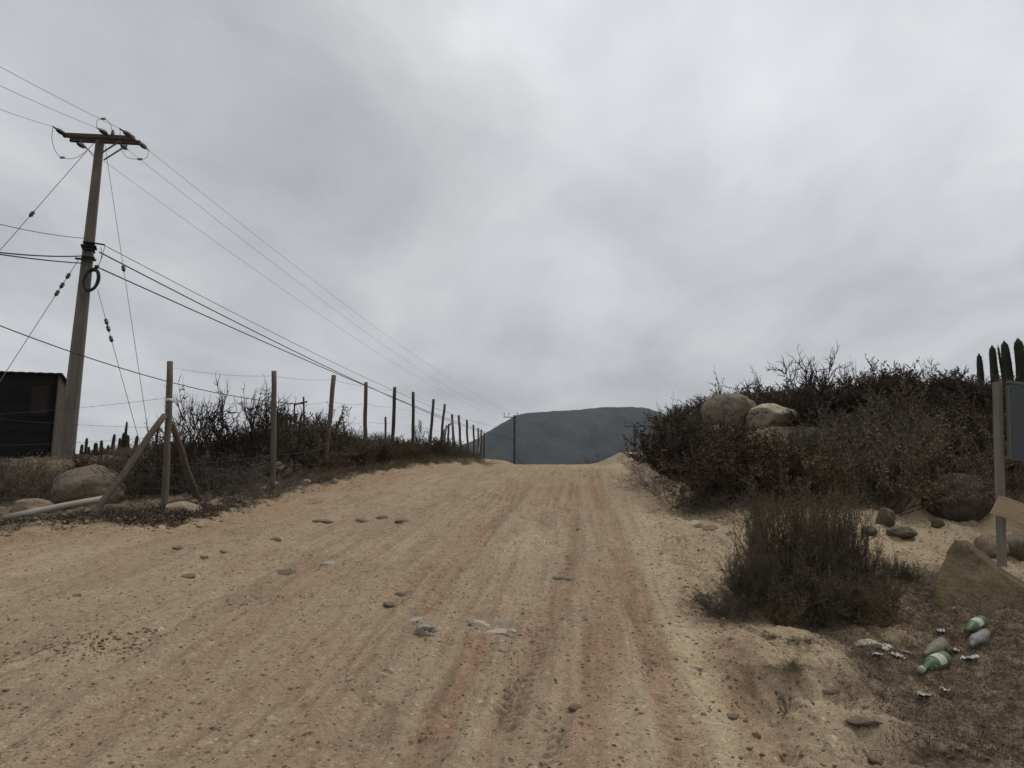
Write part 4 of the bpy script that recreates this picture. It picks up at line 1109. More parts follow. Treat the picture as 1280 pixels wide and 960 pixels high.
def reg_sand(rng, n):
    y = rng.uniform(3.2, 11, n); x = rng.uniform(1.0, 7.5, n)
    k = (sample(EDGE, x, y) > .05) & (fbm(x * 1.7, y * 1.7, 3, 999) + rng.uniform(-.3, .3, n) > .1); return x[k], y[k]
tag(cover('twig_litter', 14000, reg_sand, M['twig'], 16, .03, .005, .012, .3), 'scattered twig crumbs on the sandy right shoulder', 'litter', kind='stuff')

# ------------------------------------------------------------------ fences
def wooden(pts, rad, name, mat, parent, n=10, seed=0, label=None):
    """a round weathered stake through the given points, with slight bends and a cut top"""
    rnd = random.Random(seed); a, b_ = Vector(pts[0]), Vector(pts[-1]); k = 9; out_ = []; rs = []
    for i in range(k + 1):
        t_ = i / k; p = a.lerp(b_, t_)
        if 0 < i < k: p = p + Vector((rnd.gauss(0, 1), rnd.gauss(0, 1), 0)) * rad[0] * .12
        out_.append(p - a); rs.append((rad[0] + (rad[1] - rad[0]) * t_) * rnd.uniform(.94, 1.06))
    mb = MB(); mb.tube(out_, rs, n); o = mb.build(name, M[mat], parent, True)
    o.location = a - (parent.location if parent else Vector((0, 0, 0)))
    for p_ in o.data.polygons:
        if len(p_.vertices) > 4: p_.use_smooth = False
    if label: o['label'] = label
    return o
FP = [  # bottom px, top px, distance, width px
    ((206, 638), (212.5, 452), 10.6, 8.2), ((341, 614), (342.5, 464), 12.7, 6.8), ((405, 598), (417.5, 469), 15.6, 6.0),
    ((456, 581), (457.5, 478), 18.9, 5.0), ((490, 577), (493.5, 484), 21.3, 4.4), ((516, 577), (516.5, 490), 22.9, 4.0),
    ((536, 575), (542, 499), 25.6, 3.6), ((549, 576), (556, 505), 27.3, 3.3), ((568, 576), (565, 518), 33, 3.2),
    ((577, 577), (573.5, 519), 33.6, 3), ((585, 578), (583.5, 525), 36, 2.7), ((593, 578), (591.7, 531), 39, 2.5), ((598, 579), (597.8, 535), 42, 2.3), ((601, 579), (601.6, 537), 44, 2.2), ((605, 580), (605, 541), 46, 2.0)]
fr = empty('wire_fence', P(206, 636, 10.6)); tag(fr, 'wire fence of weathered wooden posts climbing the left edge of the road', 'fence')
post_pts = []
for i, (bp, tp, d, wp) in enumerate(FP):
    a = P(bp[0], bp[1], d); b_ = P(tp[0], tp[1], d); a = a - (b_ - a).normalized() * .35
    r = wp * d / F / 2
    wooden([a, b_], (r * 1.05, r * .95), 'post', 'post' if i < 4 else 'post_dark', fr, seed=i, label='tall corner post braced on both sides' if i == 0 else ('post leaning to the right' if i == 2 else None))
    post_pts.append((P(bp[0], bp[1], d), b_))
# braces and doubled posts
def brace(p1, d1, p2, d2, w_, nm='brace', s_=50, mat='post', lb=None):
    a, b_ = P(*p1, d1), P(*p2, d2); r = w_ * d1 / F / 2
    wooden([a, b_], (r, r * .9), nm, mat, fr, seed=s_, label=lb)
brace((106, 660), 9.7, (206, 519), 10.5, 9, lb='long brace leaning left against the corner post')
brace((249, 630), 11.9, (214, 528), 10.75, 8, s_=51, lb='brace leaning right behind the corner post')
brace((546, 578), 26.8, (556, 538), 27.2, 3.0, s_=52); brace((553, 540), 27.2, (565, 528), 30, 2.6, s_=53)
brace((559, 578), 28, (561, 530), 28.2, 2.6, s_=54, mat='post_dark'); brace((571, 578), 31, (565, 524), 31.5, 2.6, s_=55)
brace((597, 579), 40, (601, 541), 43, 2.4, s_=56); brace((552, 577), 27.6, (558, 532), 29, 2.4, s_=57, mat='post_dark')
# tape on the corner post
mb = MB(); p = P(211.2, 500, 10.6); mb.tube([Vector((0, 0, -.017)), Vector((0, 0, .017))], .049, 12); o = mb.build('tape_band', M['white_tape'], fr, True); o.location = p - fr.location
def sag(a, b_, s_, n=12):
    return [a.lerp(b_, i / n) - Vector((0, 0, 4 * s_ * (i / n) * (1 - i / n))) for i in range(n + 1)]
for k, f in enumerate((.96, .74, .52, .30)):
    mb = MB()
    for i in range(len(post_pts) - 1):
        a = post_pts[i][0].lerp(post_pts[i][1], f); b_ = post_pts[i + 1][0].lerp(post_pts[i + 1][1], f)
        pl = [q_ - fr.location for q_ in sag(a, b_, .03 + .02 * rr.random())]
        mb.tube(pl, .0022, 4)
        if i < 4:
            for j in range(1, 12):
                for t_ in (.3, .8):
                    c_ = pl[j].lerp(pl[min(j + 1, 12)], t_)
                    mb.tube([c_ + Vector((-.006, 0, .016)), c_ + Vector((.006, 0, -.016))], .0012, 3)
    mb.build('wire', M['barbed'], fr)
# wires running left from the corner post across the shed
lf_ = empty('wire_fence', P(-60, 640, 12.5)); tag(lf_, 'barbed wire fence strung from the corner post out of the picture to the left', 'fence')
lp0 = P(-75, 640, 12.6); lp1 = P(-72, 480, 12.6)
wooden([lp0 - Vector((0, 0, .3)), lp1], (.045, .042), 'post', 'post', lf_, seed=77)
for ya, yb in ((520, 497), (556, 545), (600, 583), (515, 535)):
    mb = MB(); a = P(-75, ya, 12.6); b_ = P(211, yb, 10.62); pl = [q_ - lf_.location for q_ in sag(a, b_, .05, 20)]
    mb.tube(pl, .0024, 4)
    for j in range(1, 20): mb.tube([pl[j] + Vector((-.006, 0, .016)), pl[j] + Vector((.006, 0, -.016))], .0012, 3)
    mb.build('wire', M['barbed'], lf_)
# fence and frame farther back on the left
bf = empty('far_fence', P(379, 560, 20)); tag(bf, 'old wooden post and crossbar standing in the scrub behind the third fence post', 'post')
for i, (bx, by, tx, ty, d, w_) in enumerate([(380, 560, 379.5, 496, 20, 2.6), (368, 560, 368.5, 504, 20, 2.2)]):
    wooden([P(bx, by, d), P(tx, ty, d)], (w_ * d / F / 2,) * 2, 'post', 'post_dark', bf, 6, 90 + i)
wooden([P(367, 506, 19.95), P(384, 502, 19.95)], (.022, .022), 'crossbar', 'post_dark', bf, 6, 93)
bk = empty('back_fence', P(482, 560, 26)); tag(bk, 'short wooden fence post seen behind the scrub between the fourth and fifth posts', 'fence post')
wooden([P(482, 570, 26), P(482, 521, 26)], (.037, .035), 'post', 'post_dark', bk, 7, 95)
# slatted pen behind the second post
pn = empty('slatted_gate', P(350, 580, 16)); tag(pn, 'dark upright slats of a rough gate behind the second fence post', 'gate')
for i, a in enumerate((348, 352.5, 357.5, 363, 369)):
    mb = MB(); mb.beam(P(a, 590, 16) - pn.location, P(a, 517 + (i % 2), 16) - pn.location, .055 if i % 2 else .07, .02, Vector((0, 1, 0))); mb.build('slat', M['post_dark'], pn)
mb = MB(); mb.beam(P(345, 523, 16.03) - pn.location, P(372, 522, 16.03) - pn.location, .03, .06); mb.build('rail', M['post_dark'], pn)

# fallen pole
a = P(4, 652, 9.9); b_ = P(130, 623, 10.6); a.z = float(H(a.x, a.y)) + .045 if abs(float(H(a.x, a.y)) - a.z) < .1 else a.z
L_ = (b_ - a).length; mb = MB(); mb.tube([Vector((0, 0, 0)), Vector((L_ * .3, .006, 0)), Vector((L_ * .7, -.006, .004)), Vector((L_, 0, 0))], [.035, .044, .044, .04], 10)
o = mb.build('fallen_pole', M['pole_pale'], None, True); o.location = a; o.rotation_euler = (b_ - a).to_track_quat('X', 'Z').to_euler()
tag(o, 'pale bleached pole lying tilted on the ground at the far left', 'pole')

# ------------------------------------------------------------------ shed
def shed():
    A = P(68, 520, 17.0); B = P(83, 520, 19.6); A.z = B.z = 0
    top = P(68, 464.5, 17.0).z; topb = P(83, 461.5, 19.6).z
    gz = float(H(A.x, A.y)) - .1
    dirf = (P(-200, 500, 16.2) - P(68, 500, 17.0)); dirf.z = 0; dirf.normalize()
    W = 4.2
    root = empty('wooden_shed', (A.x, A.y, gz)); tag(root, 'black timber shed with a flat roof behind the scrub at far left', 'shed')
    o0 = Vector((A.x, A.y, gz))
    side = (B - A); side.normalize(); D = (B - A).length
    nrm = Vector((dirf.y, -dirf.x, 0));
    if nrm.y > 0: nrm = -nrm
    H_ = top - gz - .05
    # carcass
    mb = MB(); vs = []
    for z in (0, H_ - .02):
        for q_ in (Vector((0, 0, 0)), dirf * W, dirf * W + side * D, side * D): vs.append(q_ + Vector((0, 0, z)) - nrm * .02)
    mb.add(vs, [(0, 1, 2, 3), (4, 7, 6, 5), (0, 4, 5, 1), (1, 5, 6, 2), (2, 6, 7, 3), (3, 7, 4, 0)]); mb.build('wall', M['shed'], root)
    nb = 17; ph = H_ / nb
    for i in range(nb):
        z0 = i * ph + .006; z1 = (i + 1) * ph + .012
        mb = MB(); wv = []
        t0 = .010 + .002 * ((i * 7) % 3); t1 = .005
        for q_ in (dirf * .06, dirf * (W - .02)):
            wv += [q_ + Vector((0, 0, z0)), q_ + Vector((0, 0, z0)) + nrm * t0, q_ + Vector((0, 0, z1)) + nrm * t1, q_ + Vector((0, 0, z1))]
        mb.add(wv, [(0, 1, 2, 3), (7, 6, 5, 4), (0, 4, 5, 1), (1, 5, 6, 2), (2, 6, 7, 3), (3, 7, 4, 0)]); mb.build('board', M['shed'], root)
    # window
    wz0, wz1 = P(50, 521, 17).z - gz, P(50, 479, 17).z - gz
    wx0 = .10; wx1 = .56
    mb = MB()
    for a0, a1, z0, z1 in ((wx0, wx1, wz0, wz0 + .05), (wx0, wx1, wz1 - .05, wz1), (wx0, wx0 + .05, wz0 + .05, wz1 - .05), (wx1 - .05, wx1, wz0 + .05, wz1 - .05)):
        c_ = dirf * ((a0 + a1) / 2) + Vector((0, 0, (z0 + z1) / 2)) + nrm * .035
        rot = Matrix((( dirf.x, nrm.x, 0), (dirf.y, nrm.y, 0), (0, 0, 1)))
        mb.box(c_, (a1 - a0, .03, z1 - z0), rot)
    wf = mb.build('window', M['shed'], root)
    mb = MB(); mb.box(dirf * ((wx0 + wx1) / 2) + Vector((0, 0, (wz0 + wz1) / 2)) + nrm * .030, (wx1 - wx0 - .1, .012, wz1 - wz0 - .1), rot)
    mb.build('shutter', plain('dull_brown_shutter', (.026, .020, .018), .8, .2, 0, .4, 7), wf)
    # end wall boards
    n = 9; sn = Vector((side.y, -side.x, 0));
    if sn.x < 0: sn = -sn
    for i in range(n):
        u0 = D * i / n + .004; u1 = D * (i + 1) / n - .004; t_ = .018 + .005 * (i % 2)
        mb = MB(); z1 = H_ - .01
        vs = []
        for z in (0, z1):
            for uu_, tt in ((u0, 0), (u1, 0), (u1, t_), (u0, t_)): vs.append(side * uu_ + sn * tt + Vector((0, 0, z)))
        mb.add(vs, [(3, 2, 1, 0), (4, 5, 6, 7), (0, 1, 5, 4), (1, 2, 6, 5), (2, 3, 7, 6), (3, 0, 4, 7)]); mb.build('end_board', M['shed_side'], root)
    # corrugated roof with an overhang
    mb = MB(); N = 90; rowsv = []
    for k, (fw, bw) in enumerate(((-.14, 0), (0, 0))):
        pass
    pts0, pts1 = [], []
    for i in range(N + 1):
        u_ = -.10 + (W + .2) * i / N; zz = .006 * math.sin(i * math.pi / 2.0)
        pts0.append(dirf * u_ + nrm * .06 + Vector((0, 0, H_ + .01 + zz))); pts1.append(dirf * u_ + side * (D + .1) + Vector((0, 0, H_ + .10 + zz)))
    b0 = len(mb.v); mb.v += [tuple(p) for p in pts0] + [tuple(p) for p in pts1] + [tuple(p - Vector((0, 0, .03))) for p in pts0] + [tuple(p - Vector((0, 0, .03))) for p in pts1]
    M1 = N + 1
    for i in range(N):
        mb.f += [(i, i + 1, M1 + i + 1, M1 + i), (2 * M1 + i + 1, 2 * M1 + i, 3 * M1 + i, 3 * M1 + i + 1), (i + 1, i, 2 * M1 + i, 2 * M1 + i + 1), (M1 + i, M1 + i + 1, 3 * M1 + i + 1, 3 * M1 + i)]
    mb.f += [(0, M1, 3 * M1, 2 * M1), (N, 2 * M1 + N, 3 * M1 + N, M1 + N)]
    mb.build('roof', M['tin'], root)
shed()

# ------------------------------------------------------------------ utility poles
PD = 16.5
def hsection(mb, a, b_, w0, w1, t0, t1, yaw, rec=.22):
    """tapering I-section concrete shaft"""
    a = Vector(a); b_ = Vector(b_); ux = Vector((math.cos(yaw), math.sin(yaw), 0)); uy = Vector((-math.sin(yaw), math.cos(yaw), 0))
    rings = []
    for p, w_, t_ in ((a, w0, t0), (b_, w1, t1)):
        hw, ht = w_ / 2, t_ / 2; e = w_ * .2; r = ht * rec * 1.6
        prof_ = [(-hw, -ht), (-hw + e, -ht), (-hw + e * 1.35, -ht + r), (hw - e * 1.35, -ht + r), (hw - e, -ht), (hw, -ht), (hw, ht), (hw - e, ht), (hw - e * 1.35, ht - r), (-hw + e * 1.35, ht - r), (-hw + e, ht), (-hw, ht)]
        rings.append([p + ux * x + uy * y for x, y in prof_])
    n = 12; mb.add(rings[0] + rings[1], [tuple(reversed(range(n))), tuple(range(n, 2 * n))] + [(i, (i + 1) % n, n + (i + 1) % n, n + i) for i in range(n)])
up_ = P(82, 576, PD); base = Vector((up_.x, up_.y, float(H(up_.x, up_.y)) - .2)); topp = P(125.5, 172, PD + .15)
pole = empty('utility_pole', base); tag(pole, 'tall grey concrete utility pole with a timber crossarm rising beside the black shed', 'utility pole')
mb = MB(); hsection(mb, Vector((0, 0, 0)), topp - base, .315, .165, .22, .13, R(24)); mb.build('shaft', M['concrete'], pole)
rel = lambda p: p - pole.location
LINE = Vector((math.sin(R(7.5)), math.cos(R(7.5)), 0)); ARM = Vector((LINE.y, -LINE.x, 0))
ac = P(126, 175, PD + .15)
sA = P(84, 172, PD); sB = P(172, 176, PD + .1)
for off, dz in ((-.12, 0), (.10, .0)):
    mb = MB(); a = rel(sA) + LINE * off + Vector((0, 0, dz)); b_ = rel(sB) + LINE * off + Vector((0, 0, dz)); L_ = (b_ - a).length
    mb.beam(Vector((0, 0, 0)), Vector((L_, 0, 0)), .07, .095); o = mb.build('crossarm', M['arm'], pole); o.location = a; o.rotation_euler = (b_ - a).to_track_quat('X', 'Z').to_euler()
for p1, p2, dd in (((104, 178), (119.5, 197), -.10), ((152, 180), (128.5, 193), -.10), ((157, 180), (128.5, 199), .06)):
    mb = MB(); mb.beam(rel(P(*p1, PD)) + LINE * dd, rel(P(*p2, PD)) + LINE * dd * .6, .035, .02); mb.build('arm_brace', M['steel'], pole)
def insul(a, b_, parent=pole, nm='insulator'):
    """strain insulator: shackle, sheds, clamp"""
    a, b_ = Vector(a), Vector(b_); mb = MB(); d = b_ - a
    prof_ = [(0, .012), (.12, .012), (.22, .018), (.26, .034), (.34, .040), (.38, .030), (.44, .042), (.52, .044), (.56, .030), (.62, .040), (.68, .036), (.74, .016), (.86, .014), (1.0, .010)]
    mb.tube([a + d * t_ for t_, _ in prof_], [r * 1.35 for _, r in prof_], 8); return mb.build(nm, M['porcelain'], parent, True)
ends = {}
for k, p1, p2, d1, d2 in [('l_near', (85, 171), (66, 158), PD - .05, PD - .55), ('c_near', (136, 169), (121.5, 160), PD - .05, PD - .6), ('r_near', (170, 175), (149.5, 160.5), PD, PD - .75),
                          ('l_far', (94, 177), (109, 186), PD + .1, PD + .7), ('c_far', (150, 180), (160, 187.5), PD + .2, PD + .8), ('r_far', (171, 176), (186, 188), PD + .1, PD + .8)]:
    insul(rel(P(*p1, d1)), rel(P(*p2, d2))); ends[k] = P(*p2, d2)
mb = MB(); c_ = rel(P(140.5, 173, PD)); mb.tube([c_, c_ + Vector((0, 0, .06)), c_ + Vector((0, 0, .065)), c_ + Vector((0, 0, .10)), c_ + Vector((0, 0, .11)), c_ + Vector((0, 0, .15)), c_ + Vector((0, 0, .155)), c_ + Vector((0, 0, .20))], [.015, .015, .045, .05, .03, .045, .03, .025], 10); mb.build('pin_insulator', M['porcelain'], pole, True)
# jumper loops
def curve_pts(ctrl, n=24):
    ctrl = [Vector(c_) for c_ in ctrl]; o_ = []
    c2 = [ctrl[0] * 2 - ctrl[1]] + ctrl + [ctrl[-1] * 2 - ctrl[-2]]
    for i in range(1, len(c2) - 2):
        for j in range(n // (len(ctrl) - 1) + 1):
            t_ = j / (n // (len(ctrl) - 1) + 1); p0, p1, p2, p3 = c2[i - 1:i + 3]
            o_.append(.5 * ((2 * p1) + (-p0 + p2) * t_ + (2 * p0 - 5 * p1 + 4 * p2 - p3) * t_ * t_ + (-p0 + 3 * p1 - 3 * p2 + p3) * t_ ** 3))
    o_.append(ctrl[-1]); return o_
for lst in ([(66, 159), (65, 175), (70, 190), (78, 197), (92, 198), (104, 192), (109, 186)], [(121, 160), (121, 151), (129, 148.5), (137, 153), (140, 164)], [(150, 161), (151, 182), (158, 196), (175, 199), (184, 196), (186, 188)]):
    mb = MB(); mb.tube(curve_pts([rel(P(a_, b2, PD - .4 + .15 * i)) for i, (a_, b2) in enumerate(lst)]), .006, 5); mb.build('jumper_wire', M['wire'], pole)
    k = len(lst) // 2; mb = MB(); q0 = rel(P(*lst[k], PD - .4 + .15 * k)); mb.box(q0, (.10, .04, .035)); mb.build('wire_clamp', M['steel'], pole)
# collars, hooks, cable coil
sc2 = lambda px, py, dd=0: rel(P(px, py, PD + dd))
for i, (cy, wpx, h_) in enumerate([(305, 13.5, .03), (309, 18, .035), (313, 14.5, .03), (323, 15, .035)]):
    c_ = sc2(111.5 - i * .3, cy, .08); mb = MB(); mb.box(c_, (wpx * PD / F, .25, h_), Matrix.Rotation(R(24), 3, 'Z')); mb.build('collar', M['black'], pole)
mb = MB(); mb.beam(sc2(112, 303, -.1), sc2(131, 306, -.1), .03, .03); mb.build('bracket', M['black'], pole)
mb = MB(); mb.beam(sc2(94, 323, -.05), sc2(120, 325, -.05), .03, .04); mb.build('bracket', M['black'], pole)
mb = MB()
for k in range(6):
    rx = (9.0 + 1.3 * math.sin(k * 2.1)) * PD / F; rz_ = (14.8 + 1.4 * math.sin(k * 1.3)) * PD / F; c_ = sc2(114 + .4 * math.sin(k * 2), 350 + .5 * math.cos(k * 3), -.16 - .018 * (k % 3))
    ptsl = []
    for j in range(29):
        a_ = 2 * math.pi * j / 28; ptsl.append(c_ + Vector((rx * math.cos(a_), .05 * math.sin(a_), rz_ * math.sin(a_))))
    mb.tube(ptsl, .019, 6, False)
mb.build('cable_coil', M['cable'], pole, True)
mb = MB(); mb.box(sc2(121, 333.5, -.12), (.07, .06, .06)); mb.build('splice', M['black'], pole)
mb = MB(); mb.tube(curve_pts([sc2(126, 309, -.1), sc2(127, 316, -.1), sc2(126, 325, -.12), sc2(122, 333, -.12)]), .006, 5); mb.tube(curve_pts([sc2(131, 307, -.1), sc2(128, 320, -.1), sc2(122, 334, -.12)]), .006, 5); mb.build('drop_wire', M['cable'], pole)

# far poles
FD = 82.0
def far_pole(px, top_py, d, armw, label, guy):
    tp = P(px, top_py, d); bz = float(H(tp.x, tp.y)) - .3
    r = empty('utility_pole', (tp.x, tp.y, bz)); tag(r, label, 'utility pole')
    hgt = tp.z - bz
    mb = MB(); hsection(mb, Vector((0, 0, 0)), Vector((0, 0, hgt)), .26, .17, .2, .15, .3); mb.build('shaft', M['post_dark'], r)
    mb = MB(); mb.beam(Vector((-armw, 0, hgt - .2)), Vector((armw * (.2 if guy else 1), .2, hgt - .2)), .08, .08); mb.build('crossarm', M['arm'], r)
    mb = MB()
    for t_ in ((-.95, -.5, .3) if guy else (-.95, -.4, .4, .95)):
        mb.tube([Vector((armw * t_, 0, hgt - .15)), Vector((armw * t_, 0, hgt + .05)), Vector((armw * t_, 0, hgt + .12)), Vector((armw * t_, 0, hgt + .25))], [.02, .02, .06, .04], 6)
        q_ = mb.build('insulator', M['porcelain'], r); mb = MB()
    if guy:
        mb = MB(); mb.beam(Vector((.1, 0, hgt * .72)), Vector((3.9, -1, hgt * .72 - 4.2)), .06, .06); mb.build('guy_strut', M['post_dark'], r)
    return r, tp
pa, ta = far_pole(643, 519, FD, 1.15, 'distant utility pole standing beyond the road crest against the hill', True)
pb, tb = far_pole(793, 530.5, 74, .95, 'distant utility pole top showing beside the right bank scrub', False)
# conductors: level spans past the near pole, forward to the far pole and back over the camera
def line(name, a, b_, s_, rad, mat, label, group=None, n=40, cat='power line'):
    a, b_ = Vector(a), Vector(b_); mb = MB(); mb.tube([p - a for p in sag(a, b_, s_, n)], rad, 5); o = mb.build(name, M[mat]); o.location = a
    return tag(o, label, cat, group)
for i, (k, off, lb) in enumerate([('l_far', -1.9, 'leftmost'), ('c_far', -1.0, 'middle'), ('r_far', .6, 'rightmost')]):
    line('power_line', ends[k], Vector((ta.x + off, ta.y, ta.z + .05)), .9, .0042, 'wire', lb + ' thin conductor running from the near crossarm to the distant pole')
for i, (k, px0, py0, lb) in enumerate([('l_near', 0, 119, 'lowest'), ('c_near', 0, 85, 'middle'), ('r_near', 0, 61, 'highest')]):
    a = ends[k]; q_ = P(px0, py0, a.y * .73); dv = (q_ - a); line('power_line', a, a + dv * 5.5, .5 if i else .4, .0042, 'wire', lb + ' thin conductor leaving the near crossarm to the upper left', n=60)
# telecom cables
K = 'telecom cable'
tz = P(643, 549, FD)
line('telecom_cable', P(124, 315, PD), Vector((tz.x, tz.y, tz.z)), .75, .015, 'cable', 'thicker black cable sagging from the near pole collar toward the crest', cat=K)
line('telecom_cable', P(122, 334, PD), Vector((tz.x - .1, tz.y, tz.z - .05)), .42, .015, 'cable', 'black cable leaving the near pole at the cable coil toward the crest', cat=K)
line('telecom_cable', P(131, 307, PD - .1), Vector((tz.x, tz.y, tz.z + 1.0)), .85, .008, 'cable', 'thin grey cable leaving the pole bracket toward the crest', cat=K)
line('telecom_cable', P(103, 320, PD), P(-260, 262, 8.5), .18, .014, 'cable', 'upper thick black cable running from the pole off to the left', cat=K)
line('telecom_cable', P(102, 329, PD), P(-260, 266, 8.5), .10, .013, 'cable', 'lower thick black cable running from the pole off to the left', cat=K)
line('telecom_cable', P(106, 298, PD), P(-260, 195, 8.5), .18, .007, 'cable', 'thin cable running from above the collar off to the left', cat=K)
line('telecom_cable', P(379, 505, 20), P(-240, 305, 8.8), .42, .009, 'cable', 'long thin cable passing in front of the near pole down to the old crossbar', cat=K)
# guy wires with strain insulators
def guy(a, b_, label, marks, rad=.007):
    a, b_ = Vector(a), Vector(b_); r = empty('guy_wire', b_); tag(r, label, 'guy wire')
    mb = MB(); mb.tube([a - b_, Vector((0, 0, 0))], rad, 5); mb.build('wire', M['wire'], r)
    for t_ in marks:
        c_ = a.lerp(b_, t_) - b_; d = (b_ - a).normalized(); mb = MB()
        mb.tube([c_ - d * .09, c_ - d * .06, c_ - d * .03, c_, c_ + d * .03, c_ + d * .06, c_ + d * .09], [.010, .03, .045, .030, .045, .03, .010], 8)
        mb.build('guy_insulator', M['porcelain'], r, True)
def gp(px, py, d):
    return P(px, py, d)
guy(P(118, 178, PD), P(-118, 448, 14), 'guy wire from the pole top down to the left with one insulator', (.38,))
guy(P(100, 322, PD), P(-80, 600, 14), 'guy wire from the pole collar down to the left with a paired insulator', (.10, .15, .19))
g1 = P(197, 562, 15.0); g1.z = float(H(g1.x, g1.y)); guy(P(131, 180, PD), g1, 'guy wire from the pole top down to the right', (.41,), .006)
g2 = P(188, 556, 15.4); g2.z = float(H(g2.x, g2.y)); guy(P(122, 362, PD), g2, 'guy wire from below the coil down to the right with a paired insulator', (.19, .23, .29))

# ------------------------------------------------------------------ cacti
def cactus_stem(h, r, seed, ribs=12):
    rnd = random.Random(seed); n = 26; rings = 18; vs = []; fs = []
    lean = Vector((rnd.gauss(0, .03), rnd.gauss(0, .03), 0)); N = ribs * 2
    for i in range(rings + 1):
        t_ = i / rings; z = h * t_; k = r * (.85 + .25 * math.sin(t_ * 2.6)) * (1 if t_ < .88 else math.sqrt(max(0, 1 - ((t_ - .88) / .12) ** 2)) * .94 + .04)
        k *= 1 - .16 * t_ + rnd.uniform(-.045, .045)
        for j in range(N):
            a_ = 2 * math.pi * j / N; rr_ = k * (1.0 if j % 2 else .80)
            vs.append(lean * z + Vector((rr_ * math.cos(a_), rr_ * math.sin(a_), z)))
    for i in range(rings):
        for j in range(N): fs.append((i * N + j, i * N + (j + 1) % N, (i + 1) * N + (j + 1) % N, (i + 1) * N + j))
    fs.append(tuple(rings * N + j for j in range(N)))
    mb = MB(); mb.add(vs, fs)
    sp_ = MB()
    for i in range(1, rings):
        for j in range(1, N, 2):
            p = Vector(vs[i * N + j]); o_ = Vector((p.x - lean.x * p.z, p.y - lean.y * p.z, 0)).normalized()
            for _ in range(2):
                d = (o_ + Vector((rnd.gauss(0, .5), rnd.gauss(0, .5), rnd.gauss(0, .5)))).normalized() * rnd.uniform(.02, .05) * (h / 1.5 + .3)
                s_ = Vector((rnd.gauss(0, 1), rnd.gauss(0, 1), rnd.gauss(0, 1))).normalized() * .002
                sp_.add([p - s_, p + s_, p + d], [(0, 1, 2)])
    return mb, sp_
def cactus(specs, d, label, group=None):
    ref = P(specs[0][0], 500, d); bz = float(H(ref.x, ref.y)); root = empty('columnar_cactus', (ref.x, ref.y, bz)); tag(root, label, 'cactus', group)
    for i, (px, tp, wpx) in enumerate(specs):
        p = P(px, tp, d + .12 * (i % 3)); gz = float(H(p.x, p.y)) - .1; mb, sp_ = cactus_stem(p.z - gz, wpx * d / F / 2, i * 7 + int(px))
        o = mb.build('stem', M['cactus'], root, True); o.location = Vector((p.x, p.y, gz)) - root.location
        o2 = sp_.build('spines', M['spine'], o); o2['kind'] = 'stuff'
cactus([(1221.5, 441, 8)], 19, 'short cactus column at the left end of the right hand row', None)
cactus([(1238, 431, 9.5)], 18.6, 'slim pointed cactus column second from the left behind the sign', None)
cactus([(1257, 425.5, 11.5), (1252.8, 430, 3.5)], 18.2, 'cactus column with a small side bud above the sign', None)
cactus([(1272.5, 422, 13)], 18, 'thick olive cactus column at the right end of the row', None)
cactus([(1287, 433, 13)], 17.6, 'dark cactus column cut by the right picture edge', None)
for d, label, sp_ in [
        (21, 'leftmost clump of small dark cactus columns right of the utility pole', [(102, 555, 4), (108.5, 547, 3.6), (112, 558, 3.2)]),
        (21.5, 'middle clump of small dark cactus columns on the left skyline', [(120.5, 553, 5.5), (128, 550, 4.2), (135, 556, 3.6), (141, 542, 4.2)]),
        (22, 'clump of cactus columns with the single tallest spire left of the brace', [(150, 547, 3.6), (157.5, 526, 3.2), (155, 540, 6), (160, 543, 6), (170, 544, 4.5)]),
        (23, 'lone thin cactus spire close to the corner post', [(185, 540, 4), (196, 524, 3)])]:
    cactus(sp_, d, label)

# ------------------------------------------------------------------ sign on the right
sg = G(1253, 713); sg = P(1253, 713, 8.3); sg.z = float(H(sg.x, sg.y))
sroot = empty('wooden_sign', sg); tag(sroot, 'dark grey green board on a square timber post at the right edge of the picture', 'sign')
SD = 8.3; ptop = P(1250.5, 477, SD).z - sg.z; off = -.25
mb = MB(); mb.box(Vector((-.0, 0, (ptop - .2) / 2)), (.068, .068, ptop + .2), Matrix.Rotation(R(28), 3, 'Z')); o = mb.build('post', wood_mat('sign_post_wood', (.17, .15, .125), (.24, .215, .18), (.10, .085, .07)), sroot)
sroot.rotation_euler = (0, R(4.4), 0); bt = P(1256, 477, SD); bz0, bz1 = P(1256, 574, SD).z - sg.z, P(1256, 478.5, SD).z - sg.z
rotb = Matrix.Rotation(R(14), 3, 'Z'); bw = 1.25
cx = P(1256.5, 500, SD).x - sg.x - .14
ux = rotb @ Vector((1, 0, 0)); nn_ = rotb @ Vector((0, -1, 0))
cen = Vector((cx, 0, (bz0 + bz1) / 2)) + ux * bw / 2 + nn_ * .05
mb = MB(); mb.box(cen, (bw, .025, bz1 - bz0), rotb); mb.build('board', M['sign_face'], sroot)
mb = MB(); mb.box(cen + Vector((0, 0, (bz1 - bz0) / 2 + .014)) , (bw + .02, .04, .028), rotb); mb.build('frame_strip', M['sign_trim'], sroot)
mb = MB(); mb.box(cen - ux * (bw / 2 + .0) + nn_ * .0 + Vector((0, 0, -.01)) - ux * .012, (.022, .03, bz1 - bz0 - .03), rotb); mb.build('frame_strip', M['sign_trim'], sroot)
mb = MB(); c_ = cen - ux * (bw / 2 - .035) + nn_ * .014 + Vector((0, 0, (bz1 - bz0) / 2 - .075)); mb.tube([c_, c_ + nn_ * .008], .010, 8); mb.build('bolt', M['steel'], sroot)
